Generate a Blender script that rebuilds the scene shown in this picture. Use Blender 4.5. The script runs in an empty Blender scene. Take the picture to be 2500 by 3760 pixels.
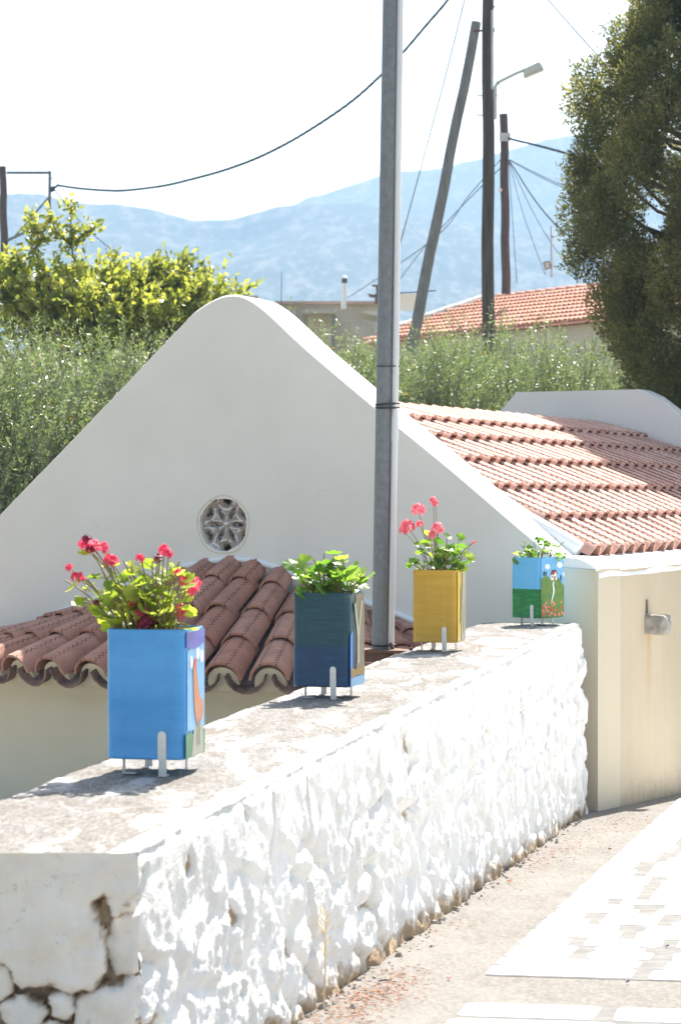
import bpy, bmesh, math, random
import numpy as np
from mathutils import Vector, Matrix, noise

# ------------------------------------------------------------------ camera, world, sun, exposure
scene = bpy.context.scene
COL = scene.collection
R = math.radians
EYE = 2.0                      # height of the lens above datum
F = 8760.0                     # focal length in photograph pixels

cam_d = bpy.data.cameras.new("camera")
cam = bpy.data.objects.new("camera", cam_d)
COL.objects.link(cam)
cam.location = (0, 0, EYE)
cam.rotation_euler = (R(90) - math.atan(60 / F), 0, 0)
cam_d.sensor_fit = 'VERTICAL'
cam_d.sensor_height = 23.6
cam_d.sensor_width = 15.7
cam_d.lens = 55
cam_d.clip_start = 0.1
cam_d.clip_end = 9000
cam_d.dof.use_dof = True
cam_d.dof.focus_distance = 10.5
cam_d.dof.aperture_fstop = 5.6
scene.camera = cam

SUN_EL, SUN_AZ = 51.0, 16.5    # azimuth clockwise from +Y
S = Vector((math.sin(R(SUN_AZ)) * math.cos(R(SUN_EL)), math.cos(R(SUN_AZ)) * math.cos(R(SUN_EL)), math.sin(R(SUN_EL))))
world = bpy.data.worlds.new("World")
scene.world = world
world.use_nodes = True
wn = world.node_tree
wn.nodes.clear()
w_out = wn.nodes.new('ShaderNodeOutputWorld')
w_bg = wn.nodes.new('ShaderNodeBackground')
w_sky = wn.nodes.new('ShaderNodeTexSky')
w_sky.sky_type = 'NISHITA'
w_sky.sun_disc = False
w_sky.sun_elevation = R(SUN_EL)
w_sky.sun_rotation = R(SUN_AZ)
w_sky.altitude = 200
w_sky.air_density = 1.0
w_sky.dust_density = 2.0
w_sky.ozone_density = 1.0
w_bg.inputs['Strength'].default_value = 0.105
w_wb = wn.nodes.new('ShaderNodeMix')          # white balance of the whole sky
w_wb.data_type = 'RGBA'; w_wb.blend_type = 'MULTIPLY'
w_wb.inputs[0].default_value = 1.0
w_wb.inputs[7].default_value = (1.0, 0.885, 0.735, 1)
wn.links.new(w_sky.outputs[0], w_wb.inputs[6])
wn.links.new(w_wb.outputs[2], w_bg.inputs['Color'])
wn.links.new(w_bg.outputs[0], w_out.inputs['Surface'])

sun_d = bpy.data.lights.new("sun", 'SUN')
sun_d.energy = 4.8
sun_d.angle = R(0.53)
sun_d.color = (1.0, 0.955, 0.885)
sun = bpy.data.objects.new("sun", sun_d)
COL.objects.link(sun)
sun.location = (20, 36, 50)
sun.rotation_euler = S.to_track_quat('Z', 'Y').to_euler()

scene.view_settings.view_transform = 'Standard'
scene.view_settings.look = 'None'
scene.view_settings.exposure = 1.68
scene.view_settings.gamma = 1.0
scene.view_settings.use_curve_mapping = False
scene.render.engine = 'CYCLES'
scene.cycles.max_bounces = 7
scene.cycles.diffuse_bounces = 4
scene.cycles.glossy_bounces = 3
scene.cycles.transmission_bounces = 4
scene.cycles.volume_bounces = 0
scene.cycles.use_denoising = True
HAZE_DENSITY = 0.00049

random.seed(11)
rng = np.random.default_rng(11)

# ------------------------------------------------------------------ helpers
def at(u, v, d):
    """point in the place seen at photograph pixel (u, v) from the tripod, d metres in front of it"""
    return Vector(((u - 1250) / F * d, d, EYE + (1820 - v) / F * d))

def tag(o, label=None, cat=None, group=None, kind=None):
    if label: o['label'] = label
    if cat: o['category'] = cat
    if group: o['group'] = group
    if kind: o['kind'] = kind
    return o

def thing(name, label, cat, loc=(0, 0, 0), rz=0.0, group=None):
    o = bpy.data.objects.new(name, None)
    COL.objects.link(o)
    o.empty_display_size = 0.2
    o.location = loc
    o.rotation_euler = (0, 0, rz)
    return tag(o, label, cat, group)

def link_mesh(name, me, mat=None, parent=None):
    o = bpy.data.objects.new(name, me)
    COL.objects.link(o)
    if mat is not None and not me.materials:
        me.materials.append(mat)
    if parent is not None:
        o.parent = parent
    return o

def smooth(me, ang=40):
    for p in me.polygons:
        p.use_smooth = True
    if ang is not None:
        me.set_sharp_from_angle(angle=R(ang))

class MB:
    def __init__(s):
        s.v = []; s.f = []
    def add(s, vs, fs):
        b = len(s.v)
        s.v += [tuple(p) for p in vs]
        s.f += [tuple(i + b for i in q) for q in fs]
        return s
    def box(s, c, size, M=None):
        hx, hy, hz = size[0] / 2, size[1] / 2, size[2] / 2
        vs = [Vector((x, y, z)) for x in (-hx, hx) for y in (-hy, hy) for z in (-hz, hz)]
        c = Vector(c)
        vs = [(M @ p if M else p) + c for p in vs]
        return s.add(vs, [(0, 1, 3, 2), (4, 6, 7, 5), (0, 4, 5, 1), (2, 3, 7, 6), (0, 2, 6, 4), (1, 5, 7, 3)])
    def bar(s, a, b, w, h, up=(0, 0, 1)):
        a = Vector(a); b = Vector(b); d = b - a
        y = d.normalized(); x = y.cross(Vector(up))
        if x.length < 1e-4: x = y.cross(Vector((1, 0, 0)))
        x.normalize(); z = x.cross(y)
        M = Matrix((x, y, z)).transposed()
        return s.box((a + b) / 2, (w, d.length, h), M)
    def tube(s, pts, r, seg=8, cap=True):
        pts = [Vector(p) for p in pts]
        n = len(pts)
        rr = r if isinstance(r, (list, tuple)) else [r] * n
        t0 = (pts[1] - pts[0]).normalized()
        ref = Vector((0, 0, 1)) if abs(t0.z) < 0.9 else Vector((1, 0, 0))
        x = t0.cross(ref).normalized()
        vs = []
        for i in range(n):
            t = (pts[min(i + 1, n - 1)] - pts[max(i - 1, 0)]).normalized()
            x = (x - t * x.dot(t)).normalized()
            y = t.cross(x)
            for k in range(seg):
                a = 2 * math.pi * k / seg
                vs.append(pts[i] + (x * math.cos(a) + y * math.sin(a)) * rr[i])
        fs = []
        for i in range(n - 1):
            for k in range(seg):
                k2 = (k + 1) % seg
                fs.append((i * seg + k, i * seg + k2, (i + 1) * seg + k2, (i + 1) * seg + k))
        if cap:
            fs.append(tuple(reversed(range(seg))))
            fs.append(tuple((n - 1) * seg + k for k in range(seg)))
        return s.add(vs, fs)
    def prism(s, poly, axis, d):
        """closed polygon (list of Vectors) pushed along vector axis*d"""
        n = len(poly); off = Vector(axis) * d
        vs = [Vector(p) for p in poly] + [Vector(p) + off for p in poly]
        fs = [tuple(reversed(range(n))), tuple(range(n, 2 * n))]
        fs += [(i, (i + 1) % n, n + (i + 1) % n, n + i) for i in range(n)]
        return s.add(vs, fs)
    def mesh(s, name, sm=None):
        me = bpy.data.meshes.new(name)
        me.from_pydata(s.v, [], s.f)
        bm = bmesh.new(); bm.from_mesh(me)
        bmesh.ops.recalc_face_normals(bm, faces=bm.faces)
        bm.to_mesh(me); bm.free()
        if sm is not None: smooth(me, sm)
        return me
    def build(s, name, mat, parent=None, sm=None):
        return link_mesh(name, s.mesh(name, sm), mat, parent)

def bevel_mesh(me, w, seg=2, ang=30):
    bm = bmesh.new(); bm.from_mesh(me)
    es = [e for e in bm.edges if len(e.link_faces) == 2 and e.calc_face_angle(0) > R(ang)]
    bmesh.ops.bevel(bm, geom=es, offset=w, segments=seg, affect='EDGES', profile=0.5)
    bm.to_mesh(me); bm.free()

def grid_mesh(name, P, sm=True, attrs=None):
    """P: array (rows, cols, 3)"""
    r, c, _ = P.shape
    idx = np.arange(r * c).reshape(r, c)
    q = np.stack([idx[:-1, :-1], idx[:-1, 1:], idx[1:, 1:], idx[1:, :-1]], -1).reshape(-1, 4)
    return np_mesh(name, P.reshape(-1, 3), q, sm, attrs)

def np_mesh(name, V, Q, sm=False, pattrs=None, fattrs=None):
    me = bpy.data.meshes.new(name)
    n, m = len(V), len(Q)
    k = Q.shape[1]
    me.vertices.add(n); me.loops.add(m * k); me.polygons.add(m)
    me.vertices.foreach_set('co', np.ascontiguousarray(V, dtype=np.float32).ravel())
    me.loops.foreach_set('vertex_index', np.ascontiguousarray(Q, dtype=np.int32).ravel())
    me.polygons.foreach_set('loop_start', np.arange(0, m * k, k, dtype=np.int32))
    me.polygons.foreach_set('loop_total', np.full(m, k, dtype=np.int32))
    if sm: me.polygons.foreach_set('use_smooth', np.ones(m, dtype=bool))
    for nm, a in (pattrs or {}).items():
        me.attributes.new(nm, 'FLOAT', 'POINT').data.foreach_set('value', np.ascontiguousarray(a, dtype=np.float32).ravel())
    for nm, a in (fattrs or {}).items():
        me.attributes.new(nm, 'FLOAT', 'FACE').data.foreach_set('value', np.ascontiguousarray(a, dtype=np.float32).ravel())
    me.update(); me.validate()
    return me

# ------------------------------------------------------------------ materials
class NT:
    def __init__(s, name):
        s.m = bpy.data.materials.new(name); s.m.use_nodes = True
        s.t = s.m.node_tree; s.t.nodes.clear()
        s.out = s.n('ShaderNodeOutputMaterial')
    def n(s, typ, **kw):
        nd = s.t.nodes.new(typ)
        for k, v in kw.items(): setattr(nd, k, v)
        return nd
    def l(s, a, b): s.t.links.new(a, b)
    def setin(s, nd, key, val):
        if hasattr(val, 'node'): s.l(val, nd.inputs[key])
        else: nd.inputs[key].default_value = val
    def tc(s, which='Object'): return s.n('ShaderNodeTexCoord').outputs[which]
    def mapped(s, vec, scale):
        mp = s.n('ShaderNodeMapping'); s.l(vec, mp.inputs['Vector'])
        mp.inputs['Scale'].default_value = scale
        return mp.outputs[0]
    def noise(s, vec, scale, detail=4, rough=0.55, dist=0.0):
        nd = s.n('ShaderNodeTexNoise'); s.l(vec, nd.inputs['Vector'])
        nd.inputs['Scale'].default_value = scale; nd.inputs['Detail'].default_value = detail
        nd.inputs['Roughness'].default_value = rough; nd.inputs['Distortion'].default_value = dist
        return nd.outputs['Fac']
    def ramp(s, fac, lo, hi, a=0.0, b=1.0):
        nd = s.n('ShaderNodeMapRange'); nd.clamp = True
        s.l(fac, nd.inputs[0])
        nd.inputs[1].default_value = lo; nd.inputs[2].default_value = hi
        nd.inputs[3].default_value = a; nd.inputs[4].default_value = b
        return nd.outputs[0]
    def mix(s, fac, a, b, mode='MIX'):
        nd = s.n('ShaderNodeMix', data_type='RGBA', blend_type=mode)
        s.setin(nd, 0, fac)
        for i, c in ((6, a), (7, b)):
            if hasattr(c, 'node'): s.l(c, nd.inputs[i])
            else: nd.inputs[i].default_value = (*c, 1)
        return nd.outputs[2]
    def math(s, op, a, b=0.0):
        nd = s.n('ShaderNodeMath', operation=op)
        s.setin(nd, 0, a); s.setin(nd, 1, b)
        return nd.outputs[0]
    def attr(s, name): return s.n('ShaderNodeAttribute', attribute_name=name).outputs['Fac']
    def rand(s): return s.n('ShaderNodeObjectInfo').outputs['Random']
    def bump(s, h, strength=0.3, dist=0.01):
        b = s.n('ShaderNodeBump'); s.l(h, b.inputs['Height'])
        b.inputs['Strength'].default_value = strength; b.inputs['Distance'].default_value = dist
        return b.outputs[0]
    def bsdf(s, color, rough=0.8, metal=0.0, normal=None, spec=0.5):
        p = s.n('ShaderNodeBsdfPrincipled')
        if hasattr(color, 'node'): s.l(color, p.inputs['Base Color'])
        else: p.inputs['Base Color'].default_value = (*color, 1)
        s.setin(p, 'Roughness', rough); s.setin(p, 'Metallic', metal)
        p.inputs['Specular IOR Level'].default_value = spec
        if normal is not None: s.l(normal, p.inputs['Normal'])
        return p.outputs[0]
    def done(s, sh):
        s.l(sh, s.out.inputs['Surface']); return s.m

def M_plain(name, a, b=None, scale=6, rough=0.7, metal=0.0, bump=0.0, bscale=40, spec=0.5, rnd=0.0, stretch=None):
    t = NT(name); o = t.tc()
    vec = t.mapped(o, stretch) if stretch else o
    col = a
    if b is not None:
        col = t.mix(t.ramp(t.noise(vec, scale), 0.3, 0.7), a, b)
    if rnd:
        col = t.mix(1.0, col, t.mix(t.rand(), (1 - rnd,) * 3, (1 + rnd * .6,) * 3), 'MULTIPLY')
    nm = t.bump(t.noise(vec, bscale), bump) if bump else None
    return t.done(t.bsdf(col, rough, metal, nm, spec))

def M_leaf(name, cols, trans, rough=0.35, tint='attr', tr=0.45, back=None, spec=0.5, patch=None):
    t = NT(name)
    f = t.attr('tint') if tint == 'attr' else t.rand()
    nd = t.n('ShaderNodeValToRGB'); t.l(f, nd.inputs[0])
    cr = nd.color_ramp; cr.interpolation = 'LINEAR'
    while len(cr.elements) > 1: cr.elements.remove(cr.elements[-1])
    cr.elements[0].position = 0.0
    for i, c in enumerate(cols):
        e = cr.elements[0] if i == 0 else cr.elements.new(c[0])
        e.color = (*c[1], 1)
    col = nd.outputs[0]
    if back is not None:
        col = t.mix(t.n('ShaderNodeNewGeometry').outputs['Backfacing'], col, back)
    b = t.bsdf(col, rough, spec=spec)
    tb = t.n('ShaderNodeBsdfTranslucent')
    t.l(t.mix(1.0, nd.outputs[0], trans, 'MULTIPLY'), tb.inputs['Color'])
    ms = t.n('ShaderNodeMixShader'); ms.inputs[0].default_value = tr
    t.l(b, ms.inputs[1]); t.l(tb.outputs[0], ms.inputs[2])
    return t.done(ms.outputs[0])

def mat_plaster(name, base, dark, patch=None, scale=1.3, bump=0.08):
    t = NT(name); o = t.tc()
    c = t.mix(t.ramp(t.noise(o, scale, 5), 0.35, 0.75), base, dark)
    st = t.noise(t.mapped(o, (5, 5, .5)), 2.2, 4)
    c = t.mix(t.ramp(st, 0.6, 0.85, 0, .35), c, dark)
    sp = t.noise(o, 55, 2)
    c = t.mix(t.ramp(sp, 0.74, 0.8, 0, .3), c, (.3, .22, .14))
    if patch: c = patch(t, o, c)
    h = t.math('ADD', t.noise(o, 3.0, 3), t.math('MULTIPLY', t.noise(o, 60, 3), 0.12))
    return t.done(t.bsdf(c, 0.9, normal=t.bump(h, bump, 0.05), spec=.2))

def chapel_patch(t, o, c):
    # pale blue-green tint over the right-hand corner, cream paint lower down
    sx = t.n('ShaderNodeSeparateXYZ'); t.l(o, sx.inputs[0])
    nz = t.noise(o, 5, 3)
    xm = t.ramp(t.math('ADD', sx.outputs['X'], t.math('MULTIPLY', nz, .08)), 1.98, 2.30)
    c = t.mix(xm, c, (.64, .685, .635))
    zm = t.ramp(t.math('ADD', sx.outputs['Z'], t.math('MULTIPLY', nz, .5)), 1.0, 1.55, 1, 0)
    c = t.mix(t.math('MULTIPLY', xm, zm), c, (.60, .50, .35))
    xe = t.ramp(t.math('ADD', sx.outputs['X'], t.math('MULTIPLY', nz, .10)), 2.34, 2.50)
    c = t.mix(xe, c, (.61, .53, .40))
    # hairline cracks
    w = t.n('ShaderNodeTexVoronoi', feature='DISTANCE_TO_EDGE'); w.inputs['Scale'].default_value = .9
    dn = t.n('ShaderNodeTexNoise'); t.l(o, dn.inputs['Vector']); dn.inputs['Scale'].default_value = 4
    dv = t.mix(.28, o, dn.outputs['Color'], 'LINEAR_LIGHT')
    t.l(dv, w.inputs['Vector'])
    cr = t.ramp(w.outputs['Distance'], 0.0, 0.0035, .30, 0)
    cm = t.math('MULTIPLY', cr, t.ramp(t.noise(o, .9, 2), .5, .58))
    return t.mix(cm, c, (.42, .38, .32))

def cream_patch(t, o, c):
    sx = t.n('ShaderNodeSeparateXYZ'); t.l(o, sx.inputs[0])
    nz = t.noise(o, 14, 5, .7); st = t.noise(t.mapped(o, (9, 9, .35)), 2.5, 4, .6)
    c = t.mix(t.ramp(st, .52, .75, 0, .22), c, (.46, .36, .23))                       # rain streaks
    d = t.ramp(t.math('ADD', sx.outputs['Z'], t.math('MULTIPLY', nz, .35)), .12, .36, .8, 0)
    c = t.mix(d, c, (.34, .27, .18))                                                  # splashed dirt at the foot
    y = t.math('ABSOLUTE', t.math('SUBTRACT', sx.outputs['Y'], 1.06))
    rs_ = t.math('MULTIPLY', t.ramp(t.math('ADD', y, t.math('MULTIPLY', nz, .06)), .04, .12, 1, 0), t.ramp(sx.outputs['Z'], 1.12, 1.16, 1, 0))
    c = t.mix(t.math('MULTIPLY', rs_, t.ramp(sx.outputs['Z'], .5, 1.1, .05, .55)), c, (.50, .33, .15))   # stain under the spout
    return t.mix(t.ramp(t.noise(o, 30, 3), .70, .76, 0, .5), c, (.66, .58, .46))

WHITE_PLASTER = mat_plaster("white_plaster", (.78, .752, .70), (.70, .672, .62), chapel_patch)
REAR_PLASTER = mat_plaster("rear_plaster", (.80, .77, .75), (.76, .72, .70))
CREAM_PLASTER = mat_plaster("cream_plaster", (.60, .505, .37), (.53, .44, .31), cream_patch, bump=.14)
APSE_PLASTER = mat_plaster("apse_plaster", (.72, .65, .50), (.66, .58, .42))
LIME = mat_plaster("limewash", (.84, .85, .86), (.80, .80, .79), bump=.25)

def mat_tile(name, a, b, dirt, zig=(.10, .035, .03), zz=True, soot=.5, zw=.0022, zamp=.020):
    t = NT(name); o = t.tc()
    sx = t.n('ShaderNodeSeparateXYZ'); t.l(o, sx.inputs[0])
    c = t.mix(t.rand(), a, b)
    off = t.n('ShaderNodeVectorMath', operation='ADD'); t.l(o, off.inputs[0])
    cx = t.n('ShaderNodeCombineXYZ'); t.l(t.math('MULTIPLY', t.rand(), 37.0), cx.inputs[0]); t.l(t.math('MULTIPLY', t.rand(), 91.0), cx.inputs[1])
    t.l(cx.outputs[0], off.inputs[1]); ov = off.outputs[0]
    c = t.mix(t.ramp(t.noise(ov, 9, 5), .42, .72, 0, soot), c, dirt)
    c = t.mix(t.ramp(t.noise(ov, 30, 3), .6, .75, 0, .35), c, (.62, .5, .42))
    if zz:
        # two scratched zigzag lines running down each tile
        def zigzag(x0, amp, per, ph):
            y = t.math('ADD', t.math('MULTIPLY', sx.outputs['Y'], 1 / per), t.math('ADD', t.math('MULTIPLY', t.rand(), 5), ph))
            tri = t.math('ABSOLUTE', t.math('SUBTRACT', t.math('FRACT', y), .5))
            wob = t.math('MULTIPLY', t.math('SUBTRACT', t.noise(ov, 25, 2), .5), .012)
            x = t.math('ADD', t.math('ADD', t.math('MULTIPLY', tri, amp * 2), x0 - amp / 2), wob)
            d = t.math('ABSOLUTE', t.math('SUBTRACT', sx.outputs['X'], x))
            return t.ramp(d, zw, zw * 2.2, 1, 0)
        z = t.math('MAXIMUM', zigzag(-.046, zamp, .042, 0), zigzag(.046, zamp, .042, .4))
        z = t.math('MULTIPLY', z, t.ramp(t.noise(ov, 14, 2), .3, .5, .35, .95))
        c = t.mix(z, c, zig)
    h = t.noise(ov, 60, 3)
    return t.done(t.bsdf(c, .85, normal=t.bump(h, .25, .004), spec=.25))

TILE = mat_tile("roof_tile_clay", (.56, .31, .235), (.66, .43, .345), (.38, .22, .17), soot=.4, zw=.0044, zamp=.011)
TILE_APSE = mat_tile("apse_tile_clay", (.40, .185, .125), (.49, .265, .195), (.16, .105, .09), zig=(.05, .022, .02), soot=.45)
PAN = mat_tile("pan_tile_clay", (.38, .20, .15), (.45, .26, .20), (.16, .11, .09), zz=False, soot=.85)  # darker than the covers: grime, plus the shadow between them put into the colour
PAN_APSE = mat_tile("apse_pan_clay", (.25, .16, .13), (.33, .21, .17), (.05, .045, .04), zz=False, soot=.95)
OLD_TILE = mat_tile("old_tile_clay", (.50, .23, .145), (.62, .36, .25), (.38, .16, .10), zz=False, soot=.5)
MORTAR = M_plain("roof_mortar", (.10, .09, .08), (.20, .17, .14), 14, .95, bump=.5)
GREY_MORTAR = M_plain("grey_mortar", (.42, .40, .38), (.55, .52, .48), 4, .95, bump=.5, bscale=12)

def mat_whitewash():
    t = NT("whitewash"); o = t.tc()
    dirt = t.attr('dirt'); top = t.attr('top')
    n1 = t.noise(o, 7, 6); n2 = t.noise(o, 34, 5, .7)
    white = t.mix(t.ramp(n1, .4, .7), (.77, .755, .73), (.70, .675, .63))
    white = t.mix(t.ramp(n2, .58, .74, 0, .4), white, (.56, .49, .40)); white = t.mix(t.ramp(t.noise(o, 2.6, 5, .65), .5, .68, 0, .45), white, (.60, .58, .55))
    dm = t.ramp(t.math('ADD', dirt, t.math('MULTIPLY', t.math('SUBTRACT', n2, .5), .9)), .45, .8)
    c = t.mix(dm, white, t.mix(n2, (.20, .13, .07), (.50, .38, .26)))
    # worn concrete top, grey with brown grit and remains of paint
    oy = t.mapped(o, (1, .32, 1)); grit = t.noise(oy, 90, 5, .8); blot = t.noise(oy, 9, 6, .7); streak = t.noise(oy, 6, 6, .7, .6)
    conc = t.mix(t.ramp(grit, .35, .65), (.13, .12, .108), (.30, .285, .265))
    conc = t.mix(t.ramp(blot, .5, .62, 0, .6), conc, (.155, .13, .105))
    conc = t.mix(t.ramp(streak, .50, .60, 0, .85), conc, (.46, .45, .435))
    tm = t.ramp(t.math('ADD', top, t.math('MULTIPLY', t.math('SUBTRACT', n1, .5), .8)), .45, .6)
    c = t.mix(tm, c, conc)
    h = t.math('ADD', t.noise(o, 120, 4), t.math('MULTIPLY', t.noise(o, 30, 3), 1.5))
    return t.done(t.bsdf(c, .95, normal=t.bump(h, .35, .006), spec=.15))
WHITEWASH = mat_whitewash()
def mat_end_stone():
    t = NT("limewashed_stone"); o = t.tc()
    n = t.noise(o, 9, 6, .6); n2 = t.noise(o, 40, 4, .7)
    c = t.mix(t.ramp(n, .4, .65), (.80, .76, .72), (.72, .66, .58))
    c = t.mix(t.ramp(n2, .62, .74, 0, .8), c, (.36, .27, .18))
    c = t.mix(t.ramp(t.attr('dirt'), .4, .9), c, (.33, .23, .14))
    return t.done(t.bsdf(c, .95, normal=t.bump(n2, .4, .008), spec=.15))
END_STONE = mat_end_stone()
EARTH = M_plain("earth_mortar", (.25, .195, .145), (.46, .38, .29), 22, 1.0, bump=.9, bscale=60)

def mat_concrete():
    t = NT("concrete_path"); o = t.tc()
    g = t.noise(t.mapped(o, (1, .45, 1)), 60, 5, .75); b = t.noise(t.mapped(o, (1, .5, 1)), 3.2, 6, .65); s = t.noise(t.mapped(o, (6, 2, 1)), 3, 6, .7)
    c = t.mix(t.ramp(g, .35, .65), (.138, .126, .112), (.240, .224, .202))
    c = t.mix(t.ramp(b, .42, .65, 0, .5), c, (.25, .24, .223))
    c = t.mix(t.ramp(s, .52, .66, 0, .45), c, (.13, .12, .108))
    sp = t.noise(o, 170, 2)
    c = t.mix(t.ramp(sp, .68, .72, 0, .5), c, (.09, .065, .045))
    return t.done(t.bsdf(c, .95, normal=t.bump(g, .3, .006), spec=.2))
CONCRETE = mat_concrete()
def mat_paver():
    t = NT("white_painted_stone"); o = t.tc(); 
    n = t.noise(o, 6, 5, .6); g = t.noise(o, 60, 4, .7)
    c = t.mix(t.ramp(n, .4, .7), (.86, .86, .85), (.80, .79, .76))
    c = t.mix(t.math('MULTIPLY', t.ramp(n, .58, .7), t.ramp(g, .45, .6, 0, .6)), c, (.52, .49, .44))
    return t.done(t.bsdf(c, .9, normal=t.bump(g, .2, .005), spec=.2))
PAVER = mat_paver()
def mat_ground():
    t = NT("dry_ground"); o = t.tc()
    c = t.mix(t.ramp(t.noise(o, .6, 6), .4, .65), (.34, .28, .19), (.16, .17, .08))
    c = t.mix(t.ramp(t.noise(o, .02, 5), .4, .6, 0, .6), c, (.10, .12, .06))
    return t.done(t.bsdf(c, 1.0, spec=.1))
GROUND = mat_ground()
def mat_hill():
    t = NT("garrigue_hillside"); o = t.mapped(t.tc(), (1, .42, .6))
    big = t.noise(o, .012, 6, .65); mid = t.noise(o, .10, 6, .75); v = t.n('ShaderNodeTexVoronoi'); t.l(o, v.inputs['Vector']); v.inputs['Scale'].default_value = .2
    shrub = t.ramp(t.math('ADD', mid, t.math('MULTIPLY', v.outputs['Distance'], -.18)), .30, .48)
    sx = t.n('ShaderNodeSeparateXYZ'); t.l(o, sx.inputs[0])
    high = t.ramp(sx.outputs['Z'], 36, 120, 0, .2)
    shrub = t.ramp(t.math('ADD', t.math('ADD', shrub, high), t.math('MULTIPLY', big, .35)), .25, 1.0)
    c = t.mix(shrub, (.122, .115, .092), (.030, .044, .026))
    return t.done(t.bsdf(c, 1.0, spec=.05))
HILL = mat_hill()

GALV = (lambda: (lambda t: t.done(t.bsdf(t.mix(t.ramp(t.noise(t.mapped(t.tc(), (30, 30, 22)), 1.3, 5, .75), .35, .7), (.155, .168, .184), (.225, .240, .256)), .5, .35, t.bump(t.noise(t.tc(), 50), .06), .5)))(NT("galvanised_steel")))()
PVC = M_plain("white_pvc", (.72, .72, .74), (.66, .66, .69), 3, .4)
STRAP = M_plain("zinc_strap", (.74, .74, .72), (.62, .62, .61), 25, .45, .2)
BLACK = M_plain("black_rubber", (.02, .02, .025), (.04, .04, .04), 20, .6)
RUST = M_plain("rusty_iron", (.11, .06, .045), (.20, .11, .075), 30, .85, .2, .4)
WOOD = M_plain("creosoted_wood", (.045, .031, .025), (.10, .08, .068), 2.5, .85, bump=.5, bscale=14, stretch=(9, 9, .6))
WOOD_GREY = M_plain("weathered_wood", (.13, .125, .125), (.24, .23, .225), 2.5, .9, bump=.5, bscale=14, stretch=(9, 9, .6))
WOOD_RED = M_plain("rusty_brown_wood", (.055, .036, .031), (.11, .07, .055), 2.5, .9, stretch=(9, 9, .6))
CABLE = M_plain("black_cable", (.016, .027, .027), (.026, .04, .038), 4, .9, spec=.05)
WIRE = M_plain("thin_wire", (.045, .055, .07), None, 4, .9, spec=.05)
LAMP_GREY = M_plain("lamp_grey", (.52, .53, .54), (.46, .47, .48), 6, .5)
LAMP_GLASS = M_plain("lamp_glass", (.50, .50, .49), None, 4, .2)
SOIL = M_plain("potting_soil", (.09, .06, .04), (.22, .15, .09), 60, 1.0, bump=.8, bscale=80)
BARK = M_plain("bark", (.10, .075, .055), (.20, .16, .125), 3, .95, bump=.8, bscale=12, stretch=(7, 7, 1))
GREY_BARK = M_plain("olive_bark", (.20, .18, .155), (.32, .29, .25), 3, .95, bump=.8, bscale=12, stretch=(7, 7, 1))
FACADE = M_plain("weathered_render", (.54, .47, .38), (.62, .55, .46), .8, .95)
OLD_WALL = M_plain("old_concrete", (.40, .35, .30), (.54, .50, .45), 1.2, .95)
STONE = M_plain("weathered_stone", (.24, .22, .19), (.44, .41, .36), 18, .95, bump=.9, bscale=30)

def mat_paint(name, a, b, scale=3, rough=.3, split=None, streak=(1, 1, 6)):
    t = NT(name); o = t.tc()
    n = t.noise(t.mapped(o, streak), scale, 6, .65)
    c = t.mix(t.ramp(n, .35, .68), a, b)
    if split:
        z0, la, lb = split
        sx = t.n('ShaderNodeSeparateXYZ'); t.l(o, sx.inputs[0])
        low = t.mix(t.ramp(t.noise(t.mapped(o, (4, 4, 16)), 4, 4), .4, .65), la, lb)
        zz = t.math('ADD', sx.outputs['Z'], t.math('MULTIPLY', t.noise(o, 20, 2), .008))
        c = t.mix(t.ramp(zz, z0, z0 + .004, 1, 0), c, low)
    return t.done(t.bsdf(c, rough, spec=.4, normal=t.bump(n, .03, .004)))

# ------------------------------------------------------------------ terrain
def ground_z(x, y):
    if y <= 3: base = .65 + .06 * 2.06
    elif y <= 20: base = .65 - .06 * (y - 5.06)
    elif y <= 26: base = .65 - .06 * 14.94
    elif y <= 60: base = -.246 + 3.75 * ((y - 26) / 34)
    elif y <= 420: base = 3.504 + 24 * ((y - 60) / 360) ** 1.15
    else: base = 27.5 + (y - 420) * .008
    return base

ys = [-40, 0, 3, 20, 22, 26, 32, 40, 50, 60, 80, 110, 150, 200, 260, 320, 380, 420, 600, 900, 1300, 1600, 1900]
xs = [-1500, -900, -500, -250, -120, -60, -30, -15, -6, 0, 6, 15, 30, 60, 120, 250, 500, 900, 1500]
Pg = np.array([[(x, y, ground_z(x, y)) for x in xs] for y in ys], dtype=float)
tag(link_mesh('ground', grid_mesh('ground', Pg), GROUND), kind='structure')

def hill(name, prof, ydist, y0, y1, depth, z0, amp, cell):
    """range of hills: crest heights prof [(x, z)] at distance ydist, foot at y0, back at y1"""
    px = [p[0] for p in prof]; pz = [p[1] for p in prof]
    X = np.arange(px[0], px[-1] + 1, cell)
    t = np.concatenate([np.linspace(0, 1, 90), np.linspace(1.03, 2, 14)])
    P = np.zeros((len(t), len(X), 3))
    crest = np.interp(X, px, pz)
    ker = np.hanning(9); ker /= ker.sum()
    crest = np.convolve(np.pad(crest, 4, 'edge'), ker, 'valid')
    for i, tt in enumerate(t):
        y = y0 + (ydist - y0) * tt if tt <= 1 else ydist + (y1 - ydist) * (tt - 1)
        k = (tt ** 1.25 if tt <= 1 else max(0, 1 - (tt - 1) ** 1.6))
        for j, x in enumerate(X):
            z = z0 + (crest[j] - z0) * k
            q = Vector((x, y, 0))
            nz = noise.noise(q / 110) * amp * 2.6 * min(1, k * 2) * (0.25 if abs(tt - 1) < .05 else 1) + noise.noise(q / 28) * amp * .45
            nz += max(0, noise.noise(q / 11)) * amp * .55
            P[i, j] = (x, y, z + nz * (1 if tt < 1.6 else 0))
    tag(link_mesh(name, grid_mesh(name, P), HILL), kind='structure')

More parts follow.
